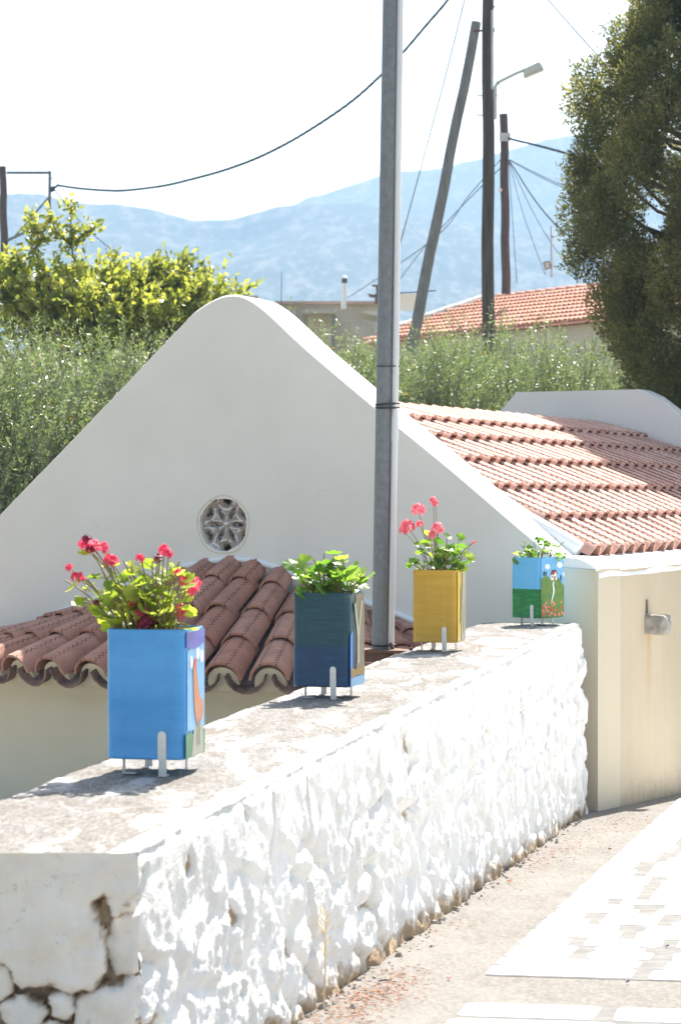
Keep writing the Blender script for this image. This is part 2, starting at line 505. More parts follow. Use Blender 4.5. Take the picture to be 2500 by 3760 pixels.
def prof(pts, d):
    return [((u - 1250) / F * d, EYE + (1820 - v) / F * d) for u, v in pts]
hill('hills', prof([(-2500, 640), (-500, 690), (0, 722), (150, 716), (240, 742), (400, 758), (560, 772), (680, 800), (740, 808), (860, 800), (960, 778), (1060, 752), (1180, 742), (1330, 760), (1500, 800), (1700, 830), (2000, 860), (2600, 880), (3600, 900)], 1350), 1350, 900, 1560, 0, 26, 3.6, 3.6)
hill('far_hills', prof([(-1500, 900), (0, 900), (700, 880), (1000, 790), (1110, 742), (1250, 692), (1400, 656), (1500, 640), (1620, 622), (1750, 583), (1900, 548), (2060, 503), (2140, 495), (2300, 520), (2600, 600), (3600, 700)], 1700), 1700, 1250, 1890, 0, 30, 4.4, 4.5)

# haze: one closed box round camera and scene
hz = NT("haze_air")
pv = hz.n('ShaderNodeVolumePrincipled')
pv.inputs['Color'].default_value = (.47, .70, 1.0, 1)
pv.inputs['Density'].default_value = HAZE_DENSITY
pv.inputs['Anisotropy'].default_value = 0.2
hz.l(pv.outputs[0], hz.out.inputs['Volume'])
hb = MB().box((0, 925, 165), (3100, 1980, 340))
tag(hb.build('haze', hz.m), kind='stuff')

# ------------------------------------------------------------------ pavement and its white painted stones
PD = Vector((.2115, .9774, 0)); PC = Vector((.9774, -.2115, 0)); PO = Vector((.437, 7.37, 0))
def on_ground(x, y, dz=0.0): return Vector((x, y, ground_z(x, y) + dz))
pv_pts = [(-6, 3.02), (9, 3.02), (9, 19.9), (-6, 19.9)]
pm = MB().add([on_ground(x, y, .004) for x, y in pv_pts], [(0, 1, 2, 3)])
pavement = tag(pm.build('pavement', CONCRETE), kind='structure')
GROUT = M_plain("pale_grout", (.130, .124, .114), (.20, .193, .18), 14, .95, bump=.3, bscale=60)
def bed(q0, q1, p0, p1):
    ps = [PO + PD * q + PC * p for q, p in ((q0, p0), (q0, p1), (q1, p1), (q1, p0))]
    MB().add([on_ground(w.x, w.y, .0055) for w in ps], [(0, 1, 2, 3)]).build('joint_bed', GROUT, pavement)
bed(0, 2.04, .01, 1.55); bed(2.04, 5.25, .01, 2.35); bed(5.25, 8.9, .01, 3.05); bed(-1.45, -.56, .05, 1.45)
def paver(q0, q1, p0, p1):
    r = .018
    cs = []
    j = lambda: random.uniform(-.005, .005)
    for (q, p, sq, sp) in ((q0, p0, 1, 1), (q0, p1, 1, -1), (q1, p1, -1, -1), (q1, p0, -1, 1)):
        dq, dp = j(), j()
        a, b = (q + dq + sq * r, p + dp), (q + dq, p + dp + sp * r)
        cs += [a, b] if (sq * sp > 0) else [b, a]
    top = []; bot = []
    for q, p in cs:
        w = PO + PD * q + PC * p
        top.append(on_ground(w.x, w.y, .0078)); bot.append(on_ground(w.x, w.y, .002))
    c = sum(top, Vector()) / 8
    n = 8
    inn = [c + (t_ - c) * (1 - .006 / max((t_ - c).length, .05)) + Vector((0, 0, .0012)) for t_ in top]
    vs = [v - c for v in bot + top + inn]
    fs = [(i, (i + 1) % n, n + (i + 1) % n, n + i) for i in range(n)] + [(n + i, n + (i + 1) % n, 2 * n + (i + 1) % n, 2 * n + i) for i in range(n)] + [tuple(range(2 * n, 3 * n))]
    o = MB().add(vs, fs).build('paving_stone', PAVER, pavement)
    o.location = c
rows = [0, .43, .75, .97, 1.37, 1.73, 2.04, 2.22, 2.55, 2.78, 3.14, 3.86, 4.37, 5.25, 5.56, 6.1, 6.5, 6.95, 7.4, 7.9, 8.4, 8.9]
prand = random.Random(5)
random.seed(5)
def paver_row(qa, qb, start, pmax):
    p = start
    while p < pmax:
        w = prand.choice((.17, .21, .26, .32, .38, .45))
        if qb - qa > .28 and prand.random() < .6:        # a tall course is split in two thin stones
            mq = (qa + qb) / 2 + prand.uniform(-.05, .05)
            paver(qa + .016, mq - .014, p, p + w); paver(mq + .014, qb - .016, p + (prand.uniform(0, .03) if p > .05 else 0), p + w + prand.uniform(-.05, .02))
        else:
            paver(qa + .016, qb - .016, p, p + w)
        p += w + prand.uniform(.04, .07)
for i in range(len(rows) - 1):
    q = rows[i]
    paver_row(q, rows[i + 1], prand.uniform(0, .004), 1.5 if q < 2 else 2.3 if q < 5 else 3.0)
for qa, qb in ((-.82, -.56), (-1.1, -.84), (-1.45, -1.12)):
    paver_row(qa, qb, .05, 1.4)

# ------------------------------------------------------------------ whitewashed rubble wall
random.seed(3)
WA = Vector((-.44, 5.06, 0)); WD = Vector((.2, .98, 0)); WN = Vector((.98, -.2, 0)); WTOP = 1.24; WLEN = 9.385; WTH = .63
stone_wall = thing('stone_wall', 'whitewashed rubble wall with a worn concrete top carrying the painted tins', 'wall', WA)
def wall_relief(p, hgt):
    """bulge of the rubble face, metres, and how much bare earth shows"""
    dd, _ = noise.voronoi(Vector((p.x * 4.6, p.y * 4.6, p.z * 6.2)), distance_metric='DISTANCE')
    e = min(1.0, (dd[1] - dd[0]) / .32)
    band = max(0.0, min(1.0, (WTOP - .10 - p.z) / .16))      # smoother plaster just under the top
    st = (e * e * (3 - 2 * e) - .6) * .020 * (.2 + .8 * band)
    l1 = noise.noise(p * 15) ; l2 = noise.noise(p * 34 + Vector((7, 3, 1))); l3 = noise.noise(p * 75)
    rel = st + (.0095 * l1 + .0078 * abs(l2) + .0068 * l3) * (.35 + .65 * band)
    pit = noise.noise(p * 3.1 + Vector((11, 5, 2)))
    dirt = 0.0
    if (p.y - WA.y) / WD.y > 8.75: pit += .34
    if e < .5 and pit > .18: 
        dep = (1 - e * 2) * min(1, (pit - .18) * 5); rel -= .022 * dep * band; dirt = dep * .85 * band
    ch_ = noise.noise(p * 11 + Vector((3, 8, 4)))
    if ch_ > .52: rel -= .016 * min(1, (ch_ - .52) * 9); dirt = max(dirt, min(.85, (ch_ - .50) * 5))
    u_ = (p.y - WA.y) / WD.y
    for uc, zl in ((1.30, .62), (1.73, .70), (6.1, .55)):
        d_ = abs(u_ - uc - .05 * noise.noise(Vector((1, uc, p.z * 3))))
        if d_ < .014 and p.z > zl: rel -= .02 * (1 - d_ / .014); dirt = max(dirt, .62 * (1 - d_ / .014))
    hb_ = hgt + .05 * noise.noise(p * 9)
    if hb_ < .12: dirt = max(dirt, .95 - hb_ * 6.5)
    return rel, dirt
NU = 760; NF = 84; NTOP = 34; NB = 6
PW = np.zeros((NU, NF + NTOP + NB, 3)); DW = np.zeros((NU, NF + NTOP + NB)); TW = np.zeros((NU, NF + NTOP + NB))
for i in range(NU):
    u = WLEN * i / (NU - 1)
    base = WA + WD * u
    gz = ground_z(base.x, base.y) - .06
    lip = -.016 * max(0, noise.noise(Vector((u * 7, 8, 0)))) + .016 * noise.noise(Vector((u * 3, 1, 0))) + .014 * noise.noise(Vector((u * 13, 4, 0)))
    for k in range(NF):
        t = k / (NF - 1)
        z = gz + (WTOP - .012 - gz) * t
        p = Vector((base.x, base.y, z))
        rel, dirt = wall_relief(p, z - gz - .06)
        batter = (1 - t) * .03
        edge = -.018 * max(0, (t - .975) / .025)
        q = p + WN * (rel + batter + edge)
        PW[i, k] = q - WA; DW[i, k] = dirt
    for k in range(NTOP):
        s = (k + .6) / NTOP
        q = Vector((base.x - WTH * s, base.y, WTOP + .006 * noise.noise(Vector((base.x - s, u * 2, 3)) * 5) + .0035 * noise.noise(Vector((s * 30, u * 38, 0)))))
        f_ = min(1, s / .04); q.z -= .012 * (1 - f_)
        if s < .12: q += WN * lip * (1 - s / .12)
        if s > .93: q.x += .02 * noise.noise(Vector((u * 6, 9, 0))); q.z -= .02 * (s - .93) / .07
        PW[i, NF + k] = q - WA
        TW[i, NF + k] = min(1, max(0, (s - .02) / .13))
    for k in range(NB):
        z = WTOP - .03 - (WTOP - gz) * k / (NB - 1)
        PW[i, NF + NTOP + k] = Vector((base.x - WTH + .01 * noise.noise(Vector((u * 4, k, 2))), base.y, z)) - WA
wb = link_mesh('rubble_face', grid_mesh('rubble_face', PW, True, {'dirt': DW, 'top': TW}), WHITEWASH, stone_wall)
# closing faces at the two ends
for nm, yv in (('end_core', 5.075), ('end_core', WA.y + WD.y * WLEN - .02)):
    u = (yv - WA.y) / WD.y; bx = WA.x + WD.x * u
    gz = ground_z(bx, yv) - .05
    MB().add([Vector((bx - WTH - .0, yv, gz)) - WA, Vector((bx - .0, yv, gz)) - WA, Vector((bx - .0, yv, WTOP - .02)) - WA, Vector((bx - WTH, yv, WTOP - .02)) - WA], [(0, 1, 2, 3)]).build(nm, EARTH, stone_wall)

def pillow(name, poly, mapf, h, res, mat, parent, edge=.02, seed=0, nz=.006):
    """stone with outline poly (2-D metres): rises from its joint with a noisy face"""
    n = len(poly)
    xs_ = [p[0] for p in poly]; zs_ = [p[1] for p in poly]
    nx = int((max(xs_) - min(xs_)) / res) + 3; nzc = int((max(zs_) - min(zs_)) / res) + 3
    def sd(x, y):
        d = 1e9; ins = False
        j = n - 1
        for i in range(n):
            ax, ay = poly[j]; bx_, by_ = poly[i]
            ex, ey = bx_ - ax, by_ - ay
            tt = max(0, min(1, ((x - ax) * ex + (y - ay) * ey) / (ex * ex + ey * ey + 1e-12)))
            d = min(d, math.hypot(x - ax - ex * tt, y - ay - ey * tt))
            if (ay > y) != (by_ > y) and x < (bx_ - ax) * (y - ay) / (by_ - ay) + ax: ins = not ins
            j = i
        return d if ins else -d
    vs = []; vid = {}; fs = []; dr = []
    S_ = {}
    for a in range(nx):
        for b in range(nzc):
            x = min(xs_) - res + a * res; y = min(zs_) - res + b * res
            w = Vector((x * 18 + seed, y * 18, seed * .7))
            S_[a, b] = (sd(x, y) + .008 + .012 * noise.noise(w) + .010 * noise.noise(w * 2.7) + .006 * noise.noise(w * 6) + (.03 if y > WTOP - .07 else 0), x, y)
    for a in range(nx - 1):
        for b in range(nzc - 1):
            q = [(a, b), (a + 1, b), (a + 1, b + 1), (a, b + 1)]
            if all(S_[k][0] > -res * .6 for k in q):
                ids = []
                for k in q:
                    if k not in vid:
                        d, x, y = S_[k]
                        e = max(0, min(1, d / edge))
                        hh = h * math.sqrt(1 - (1 - e) ** 2) + (nz * 1.6 * noise.noise(Vector((x * 9, y * 9, seed))) + nz * 1.1 * noise.noise(Vector((x * 26, y * 26, seed))) + nz * .5 * noise.noise(Vector((x * 70, y * 70, seed)))) * (.3 + .7 * e)
                        cr = noise.noise(Vector((x * 14 + 3, y * 14, seed + 5)))
                        if cr > .5: hh -= .012 * (cr - .5) / .3
                        vid[k] = len(vs); vs.append(mapf(x, y, hh)); ef = 0 if (y > WTOP - .035 or (x > -.458 and y > .9)) else 1
                        dr.append(max((1 - e) * ef, (cr - .46) * 3 if cr > .46 else 0))
                    ids.append(vid[k])
                fs.append(ids)
    if not fs: return None
    me = np_mesh(name, np.array([tuple(v) for v in vs]), np.array(fs), True, {'dirt': np.array(dr)})
    return link_mesh(name, me, mat, parent)
def end_map(x, y, h): return Vector((x, 5.072 - h, y)) - WA
def pxe(u, v): return ((u - 1250) / F * 5.06, EYE + (1820 - v) / F * 5.06)
end_polys = [
    [(-560, 3124), (500, 3124), (506, 3200), (506, 3330), (430, 3350), (388, 3270), (360, 3300), (372, 3380), (392, 3470), (395, 3545), (350, 3635), (270, 3625), (200, 3615), (90, 3610), (50, 3560), (30, 3520), (-60, 3500), (-560, 3480)],
    [(-200, 3515), (0, 3510), (45, 3545), (58, 3600), (45, 3640), (0, 3662), (-200, 3660)],
    [(10, 3680), (80, 3650), (150, 3672), (182, 3690), (165, 3735), (100, 3770), (40, 3765), (15, 3730)],
    [(188, 3650), (225, 3628), (262, 3640), (280, 3690), (262, 3735), (240, 3740), (200, 3715)],
    [(290, 3660), (350, 3625), (420, 3600), (506, 3572), (506, 3790), (320, 3790), (285, 3760)],
    [(400, 3540), (396, 3460), (404, 3380), (440, 3355), (506, 3362), (506, 3560), (430, 3580)],
    [(-30, 3790), (20, 3760), (110, 3785), (200, 3740), (260, 3760), (280, 3800), (250, 3900), (-30, 3900)],
]
for i, pl in enumerate(end_polys):
    hh = .075 if i in (0,) else .035 if i == 5 else .066
    pillow('stone', [pxe(*p) for p in pl], end_map, hh, .0075, END_STONE, stone_wall, .016 if i else .02, i * 3.1, .005 if i == 5 else .007)

def rock(name, c, size, mat, parent, seed, sub=3, M=None, pattr=None):
    bm = bmesh.new(); bmesh.ops.create_icosphere(bm, subdivisions=sub, radius=1)
    for v in bm.verts:
        p = v.co.copy(); s_ = Vector((seed * 3.7, seed, 0))
        k = 1 + .22 * noise.noise(p * 1.3 + s_) + .09 * noise.noise(p * 3.5 + s_)
        q = Vector([math.copysign(abs(a) ** .75, a) for a in p]) * k
        v.co = Vector((q.x * size[0], q.y * size[1], q.z * size[2]))
        if M: v.co = M @ v.co
        v.co += Vector(c)
    me = bpy.data.meshes.new(name); bm.to_mesh(me); bm.free(); smooth(me, None)
    if pattr: me.attributes.new('dirt', 'FLOAT', 'POINT')
    return link_mesh(name, me, mat, parent)
# larger loose stones at the far end, where the plaster has fallen off
MW = Matrix.Rotation(-math.atan2(.2, .98), 3, 'Z')
for i, (u, z, sy, sz) in enumerate(((9.25, .98, .16, .07), (9.05, .78, .17, .115), (9.33, .72, .10, .09), (9.2, .50, .13, .10), (8.95, .45, .15, .13), (9.33, .30, .10, .11), (9.1, .22, .12, .09), (8.4, .38, .14, .16), (9.3, .12, .09, .07))):
    c = WA + WD * u + WN * -.01
    rock('stone', Vector((c.x, c.y, z)) - WA, (.055, sy, sz), WHITEWASH, stone_wall, i + 2, 3, MW, True)

# ------------------------------------------------------------------ chapel
CH = Vector((-.712, 15.42, 0)); CROT = -math.atan2(.407, .914)
chapel = thing('chapel', 'low white chapel with a rounded gable, round stone window and clay tiled roof', 'chapel', CH, CROT)
def resample(pts, n):
    out = []
    pts = [Vector((p[0], 0, p[1])) for p in pts]
    m = len(pts)
    for i in range(m - 1):
        p0 = pts[max(i - 1, 0)]; p1 = pts[i]; p2 = pts[i + 1]; p3 = pts[min(i + 2, m - 1)]
        for k in range(n):
            t = k / n
            out.append(.5 * ((2 * p1) + (p2 - p0) * t + (2 * p0 - 5 * p1 + 4 * p2 - p3) * t * t + (3 * p1 - p0 - 3 * p2 + p3) * t ** 3))
    out.append(pts[-1]); return out
gprof = resample([(-2.62, 1.06), (-1.75, 1.853), (-1.29, 2.262), (-.885, 2.624), (-.42, 3.045), (-.22, 3.21), (0, 3.287), (.2, 3.215), (.54, 2.925), (1.03, 2.536), (1.5, 2.175), (1.93, 1.83), (2.27, 1.56)], 6)
outline = gprof + [Vector((2.48, 0, 1.545)), Vector((2.48, 0, -.6)), Vector((-2.62, 0, -.6))]
RC = Vector((-.05, 0, 1.812)); RR = .170
GT = .45
bm = bmesh.new()
ov = [bm.verts.new(p) for p in outline]
oe = [bm.edges.new((ov[i], ov[(i + 1) % len(ov)])) for i in range(len(ov))]
hv = [bm.verts.new(RC + Vector((math.cos(a), 0, math.sin(a))) * RR * (1 + .02 * math.sin(a * 7) + .014 * math.sin(a * 13 + 1))) for a in [2 * math.pi * k / 40 for k in range(40)]]
he = [bm.edges.new((hv[i], hv[(i + 1) % 40])) for i in range(40)]
bmesh.ops.triangle_fill(bm, edges=oe + he, use_beauty=True, use_dissolve=False)
for f in [f for f in bm.faces if (f.calc_center_median() - RC).length < RR * .9 and all((v.co - RC).length < RR * 1.05 for v in f.verts)]:
    bm.faces.remove(f)
# hole reveal
back = [bm.verts.new(v.co + Vector((0, .16, 0))) for v in hv]
for i in range(40): bm.faces.new((hv[i], hv[(i + 1) % 40], back[(i + 1) % 40], back[i]))
# thickness with a softened arris
n = len(ov)
sh = [bm.verts.new(v.co + Vector((0, .02, 0)) + Vector((0, 0, .012))) for v in ov]
bk = [bm.verts.new(v.co + Vector((0, GT, .006))) for v in ov]
for i in range(n):
    j = (i + 1) % n
    bm.faces.new((ov[i], ov[j], sh[j], sh[i])); bm.faces.new((sh[i], sh[j], bk[j], bk[i]))
bm.faces.new(bk)
bmesh.ops.recalc_face_normals(bm, faces=bm.faces)
me = bpy.data.meshes.new('gable_wall'); bm.to_mesh(me); bm.free(); smooth(me, 25)
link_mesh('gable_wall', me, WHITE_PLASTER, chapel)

# round stone window
rose = link_mesh('round_window', None or MB().add([RC + Vector((math.cos(2 * math.pi * k / 32), .0, math.sin(2 * math.pi * k / 32))) * RR * 1.03 + Vector((0, .155, 0)) for k in range(32)], [tuple(range(32))]).mesh('round_window'), M_plain("dark_inside", (.17, .15, .135), None), chapel)
N_ = 110
vs = []; fs = []; vid = {}; lime = []
def rosef(x, z):
    r = math.hypot(x, z) / RR; a = math.atan2(z, x)
    if r > 1.015: return None
    k6 = (a / (math.pi / 3)); fr = abs(k6 - round(k6)) * math.pi / 3          # angle to nearest petal axis
    # elongated petal hole along each axis
    hx = r * math.cos(fr) - .47; hy = r * math.sin(fr)
    petal = math.hypot(hx / .27, hy / .085)
    a2 = math.pi / 6 - fr
    ox = r * math.cos(a2) - .86; oy = r * math.sin(a2)
    outer = math.hypot(ox / .17, oy / .21)
    d = min(petal, outer)
    if d < .78: return 'hole'
    ridge = max(0, 1 - abs(d - 1.65) / .5)
    h = .018 * min(1, (d - .78) / .7) + .006 * ridge + .004 * noise.noise(Vector((x * 60, z * 60, 0)))
    return (h, 1.0 if (abs(d - 1.62) < .2 and noise.noise(Vector((x * 28, z * 28, 4))) > -.1) else 0.0)
for a in range(N_):
    for b in range(N_):
        q = []
        for (da, db) in ((0, 0), (1, 0), (1, 1), (0, 1)):
            x = -RR * 1.03 + 2.06 * RR * (a + da) / N_; z = -RR * 1.03 + 2.06 * RR * (b + db) / N_
            q.append((a + da, b + db, x, z, rosef(x, z)))
        if any(k[4] is None or k[4] == 'hole' for k in q): continue
        ids = []
        for k in q:
            key = k[:2]
            if key not in vid:
                vid[key] = len(vs); vs.append((RC.x + k[2], .062 - k[4][0], RC.z + k[3])); lime.append(k[4][1])
            ids.append(vid[key])
        fs.append(ids)
t = NT("carved_window_stone"); o_ = t.tc()
c_ = t.mix(t.ramp(t.noise(o_, 22, 4), .4, .65), (.34, .29, .25), (.46, .41, .37))
c_ = t.mix(t.attr('lime'), c_, (.68, .67, .68))
ROSE = t.done(t.bsdf(c_, .9, spec=.2))
tr_me = np_mesh('tracery', np.array(vs), np.array(fs), True, {'lime': np.array(lime)})
tracery = link_mesh('tracery', tr_me, ROSE, rose)
sol = tracery.modifiers.new('depth', 'SOLIDIFY'); sol.thickness = .05; sol.offset = 0.0 if False else -1
# plaster ring around the window
ring = MB(); pts = [RC + Vector((math.cos(a), 0, math.sin(a))) * (RR + .018 + .004 * math.sin(5 * a)) for a in [2 * math.pi * k / 40 for k in range(41)]]
ring.tube(pts, .004, 6, False); ring.build('plaster_ring', APSE_PLASTER, rose, 60)

# side wall, rear parapet
sw = MB().box((2.48 - .15, (.45 + 7.9) / 2, .47), (.30, 7.45, 2.14)); sw.build('side_wall', CREAM_PLASTER, chapel)
cp = MB(); NCP = 40
sec = [(2.484, 1.50), (2.478, 1.545), (2.43, 1.585), (2.36, 1.612), (2.24, 1.625), (2.16, 1.60), (2.16, 1.50)]
vs = []; fs = []
for i in range(NCP + 1):
    y = .012 + (7.66 - .012) * i / NCP
    for k, (x, z) in enumerate(sec):
        w = .010 * noise.noise(Vector((y * 1.7, k * .4, 0))) if k > 0 else .012 * noise.noise(Vector((y * 2.3, 5, 0)))
        vs.append((x + (0 if k in (0, 6) else w * .3), y, z + w))
m_ = len(sec)
for i in range(NCP):
    for k in range(m_ - 1): fs.append((i * m_ + k, i * m_ + k + 1, (i + 1) * m_ + k + 1, (i + 1) * m_ + k))
fs += [tuple(range(m_)), tuple(NCP * m_ + k for k in range(m_))]
cp.add(vs, fs).build('coping', LIME, chapel, 70)
rp = [(-2.6, 1.35), (-1.06, 2.70), (-.79, 2.985), (.43, 2.99), (.56, 2.93), (.86, 2.70), (2.62, 1.33), (2.62, -.6), (-2.6, -.6)]
MB().prism([Vector((x, 7.64, z)) for x, z in rp], (0, 1, 0), .34).build('rear_parapet', REAR_PLASTER, chapel)

# vaulted roof: deck + tiles
def vault(x): x = abs(x); return 2.63 - .33 * x - .06 * x * x
def vang(x): return math.atan(.33 + .12 * x)
dk = MB(); XS = np.linspace(-2.3, 2.22, 25)
vs = []; fs = []
for i, x in enumerate(XS): vs += [(x, .44, vault(x) - .03), (x, 7.66, vault(x) - .03)]
for i in range(24): fs.append((2 * i, 2 * i + 1, 2 * i + 3, 2 * i + 2))
dk.add(vs, fs).build('roof_deck', MORTAR, chapel)

def tile_me(name, L, wu, wl, th=.013, seg=6, arc=165, flip=False):
    """half-round clay tile: y runs down the slope, crown up (or trough if flip)"""
    vs = []; fs = []
    rows_ = 2
    for r_ in range(rows_):
        f_ = r_ / (rows_ - 1); w = wu + (wl - wu) * f_; rad = w / 2 / math.sin(R(min(arc, 180) / 2)) if arc < 180 else w / 2
        for lay in (0, 1):
            rr = rad - (th if lay else 0)
            for k in range(seg + 1):
                a = R(90 + arc / 2 - arc * k / seg)
                z = rr * math.sin(a) - rad * math.cos(R(arc / 2))
                x = rr * math.cos(a)
                vs.append((x, L * f_, -z + rad * .55 if flip else z))
    s1 = seg + 1
    idx = lambda r_, lay, k: r_ * 2 * s1 + lay * s1 + k
    for k in range(seg):
        fs.append((idx(0, 0, k), idx(0, 0, k + 1), idx(1, 0, k + 1), idx(1, 0, k)))
        fs.append((idx(0, 1, k + 1), idx(0, 1, k), idx(1, 1, k), idx(1, 1, k + 1)))
        for r_ in (0, 1): fs.append((idx(r_, 0, k), idx(r_, 1, k), idx(r_, 1, k + 1), idx(r_, 0, k + 1)))
    for k in (0, seg): fs.append((idx(0, 0, k), idx(1, 0, k), idx(1, 1, k), idx(0, 1, k)))
    mb = MB().add(vs, fs)
    return mb.mesh(name, 50)
def place(name, me, mat, parent, o, dn, nrm, tilt=0.0, jit=.012):
    dn = Vector(dn).normalized(); nrm = Vector(nrm).normalized()
    y = (dn * math.cos(tilt) + nrm * math.sin(tilt)); z = (nrm * math.cos(tilt) - dn * math.sin(tilt)); x = y.cross(z)
    Mx = Matrix((x, y, z)).transposed()
    Mx = Mx @ Matrix.Rotation(random.uniform(-jit, jit), 3, 'Z') @ Matrix.Rotation(random.uniform(-jit, jit) * 1.5, 3, 'Y')
    ob = link_mesh(name, me, mat, parent)
    ob.matrix_local = Matrix.Translation(Vector(o) + Vector((random.uniform(-1, 1), random.uniform(-1, 1), random.uniform(0, .6))) * .006) @ Mx.to_4x4()
    return ob
random.seed(21)
cov = tile_me('roof_tile', .52, .160, .212, .017)
pan = tile_me('pan_tile', .50, .20, .165, .013, flip=True)
PITCH = .2395; NCOL = 30
edges_x = [0.0, .385, .765, 1.14, 1.51, 1.86, 2.19]
for k in range(6):
    x0, x1 = edges_x[k], edges_x[k + 1]
    a = math.atan2(vault(x0) - vault(x1), x1 - x0)
    dn = (math.cos(a), 0, -math.sin(a)); nr = (math.sin(a), 0, math.cos(a))
    ln = math.hypot(x1 - x0, vault(x0) - vault(x1))
    lap = .52 - ln
    for c in range(NCOL):
        y = .46 + PITCH * (c + .5)
        o = Vector((x0, y, vault(x0))) - Vector(dn) * (lap * .5 if k else .0)
        place('roof_tile', cov, TILE, chapel, o + Vector(nr) * .010, dn, nr, .050)
        if c < NCOL - 1:
            place('pan_tile', pan, PAN, chapel, o + Vector((0, PITCH / 2, 0)) + Vector(nr) * -.034, dn, nr, .035)
vf = MB(); pts = [Vector((x, .475, vault(x) + .035 + .012 * noise.noise(Vector((x * 4, 1, 0))))) for x in np.linspace(.1, 2.2, 26)]
vf.tube(pts, [.062 + .012 * noise.noise(Vector((p.x * 5, 7, 0))) for p in pts], 8); vf.build('verge_fillet', LIME, chapel, 60)
# apse: a low half cone of tiles leaning against the gable
AZ = .905
def ap_in(ph): 
    x = 1.42 * math.sin(ph)
    return Vector((x, -.10 * math.cos(ph) + .02, 1.50 - .40 * (math.sqrt(x * x + .1225) - .35)))
def ap_out(ph): return Vector((2.22 * math.sin(ph), -1.32 * math.cos(ph), AZ))
def ap_frame(ph):
    a, b = ap_in(ph), ap_out(ph)
    dn = (b - a).normalized()
    tg = (ap_out(ph + .02) - ap_out(ph - .02)).normalized()
    nr = dn.cross(tg); nr = nr if nr.z > 0 else -nr
    return a, b, dn, nr.normalized()
vs = []; fs = []
for i in range(41):
    a, b, dn, nr = ap_frame(R(-90 + 180 * i / 40))
    vs += [a - nr * .06, b - dn * .07 - nr * .055]
for i in range(40): fs.append((2 * i, 2 * i + 1, 2 * i + 3, 2 * i + 2))
MB().add(vs, fs).build('apse_roof_bed', MORTAR, chapel)
aw = MB(); vs = []; fs = []
hs = [-.6, .55, .70, .77, .82, .87, .90]; offs = [0, 0, .004, .05, .10, .12, .10]
for i in range(49):
    ph = R(-90 + 180 * i / 48)
    for k, z in enumerate(hs):
        r = offs[k] + (.014 * noise.noise(Vector((ph * 5, z * 4, 0))) if k > 1 else 0)
        vs.append(((1.96 + r) * math.sin(ph), -(1.06 + r) * math.cos(ph), z))
m_ = len(hs)
for i in range(48):
    for k in range(m_ - 1): fs.append((i * m_ + k, (i + 1) * m_ + k, (i + 1) * m_ + k + 1, i * m_ + k + 1))
aw.add(vs, fs).build('apse_wall', APSE_PLASTER, chapel, 60)
NA, EX, TL = 19, .40, .475
cmes, pmes = [], []
_ph = np.linspace(-math.pi / 2, math.pi / 2, 800)
_al = np.concatenate([[0], np.cumsum(np.hypot(np.diff(2.22 * np.sin(_ph)), np.diff(1.32 * np.cos(_ph))))])
for ci in range(6):
    pitch_l = (.292 - .025 * ci); pitch_u = pitch_l - .02
    cmes.append(tile_me('apse_tile', TL, pitch_u * .80, pitch_l * .84, .016, 7, 172))
    pmes.append(tile_me('apse_pan', TL, pitch_u * .80, pitch_l * .86, .013, 7, 165, True))
for k in range(2 * NA + 1):
    ph = float(np.interp((k + .5) / (2 * NA + 1), _al / _al[-1], _ph))
    cover = k % 2 == 1
    a, b, dn, nr = ap_frame(ph)
    ln = (b - a).length
    for ci in range(6):
        lo = ln + (.0 if cover else .015) - EX * ci          # lower end of this tile, measured from the gable
        if lo < .10: break
        o = a + dn * (lo - TL)
        place('apse_tile' if cover else 'apse_pan', (cmes if cover else pmes)[ci], TILE_APSE if cover else PAN_APSE, chapel,
              o + nr * (-.022 if cover else -.058), dn, nr, .07 if cover else .05, .02)
        if ci == 0 and cover:          # mortar packed under the mouth of each eaves tile
            pr = pitch_r = .094; x_ = dn.cross(nr)
            q0 = b - dn * .05 - nr * .035
            arc = [q0 + x_ * (pr * math.cos(R(t_))) + nr * (pr * math.sin(R(t_)) + .012) for t_ in range(0, 181, 20)]
            MB().prism(arc + [q0 - x_ * pr - nr * .05, q0 + x_ * pr - nr * .05], -dn, .05).build('eave_mortar', APSE_PLASTER, chapel)
# white fillet where the apse roof meets the gable
fl = MB(); pts = []
for i in range(61):
    ph = R(-86 + 172 * i / 60); q = ap_in(ph)
    pts.append(Vector((q.x * 1.03, -.004, q.z + .088 + .010 * noise.noise(Vector((q.x * 3, 0, 0))))))
fl.tube(pts, [.020 + .010 * noise.noise(Vector((p.x * 5, 2, 0))) for p in pts], 8)
fl.build('mortar_fillet', LIME, chapel, 60)
# stone water spout in the cream side wall, with the slot above
sp_w = at(2375, 2292, 15.36)
inv = (Matrix.Translation(CH) @ Matrix.Rotation(CROT, 4, 'Z')).inverted()
sl_ = inv @ sp_w
spm = MB().box((2.50, sl_.y, sl_.z), (.24, .145, .125))
me = spm.mesh('spout'); bevel_mesh(me, .022, 2)
bm = bmesh.new(); bm.from_mesh(me); bmesh.ops.subdivide_edges(bm, edges=bm.edges, cuts=3, use_grid_fill=True)
for v in bm.verts:
    d = v.co - Vector((2.5, sl_.y, sl_.z))
    if abs(d.y - .012) < .034 and d.z > .02: v.co.z -= .045
    v.co += Vector((noise.noise(v.co * 22), noise.noise(v.co * 22 + Vector((5, 0, 0))), noise.noise(v.co * 22 + Vector((0, 9, 0))))) * .010
bm.to_mesh(me); bm.free(); smooth(me, 50)
link_mesh('spout', me, STONE, chapel)
MB().box((2.462, sl_.y - .03, sl_.z + .115), (.05, .034, .09)).build('spout_slot', M_plain("slot_shadow_stone", (.10, .08, .055), (.2, .16, .11), 30), chapel)

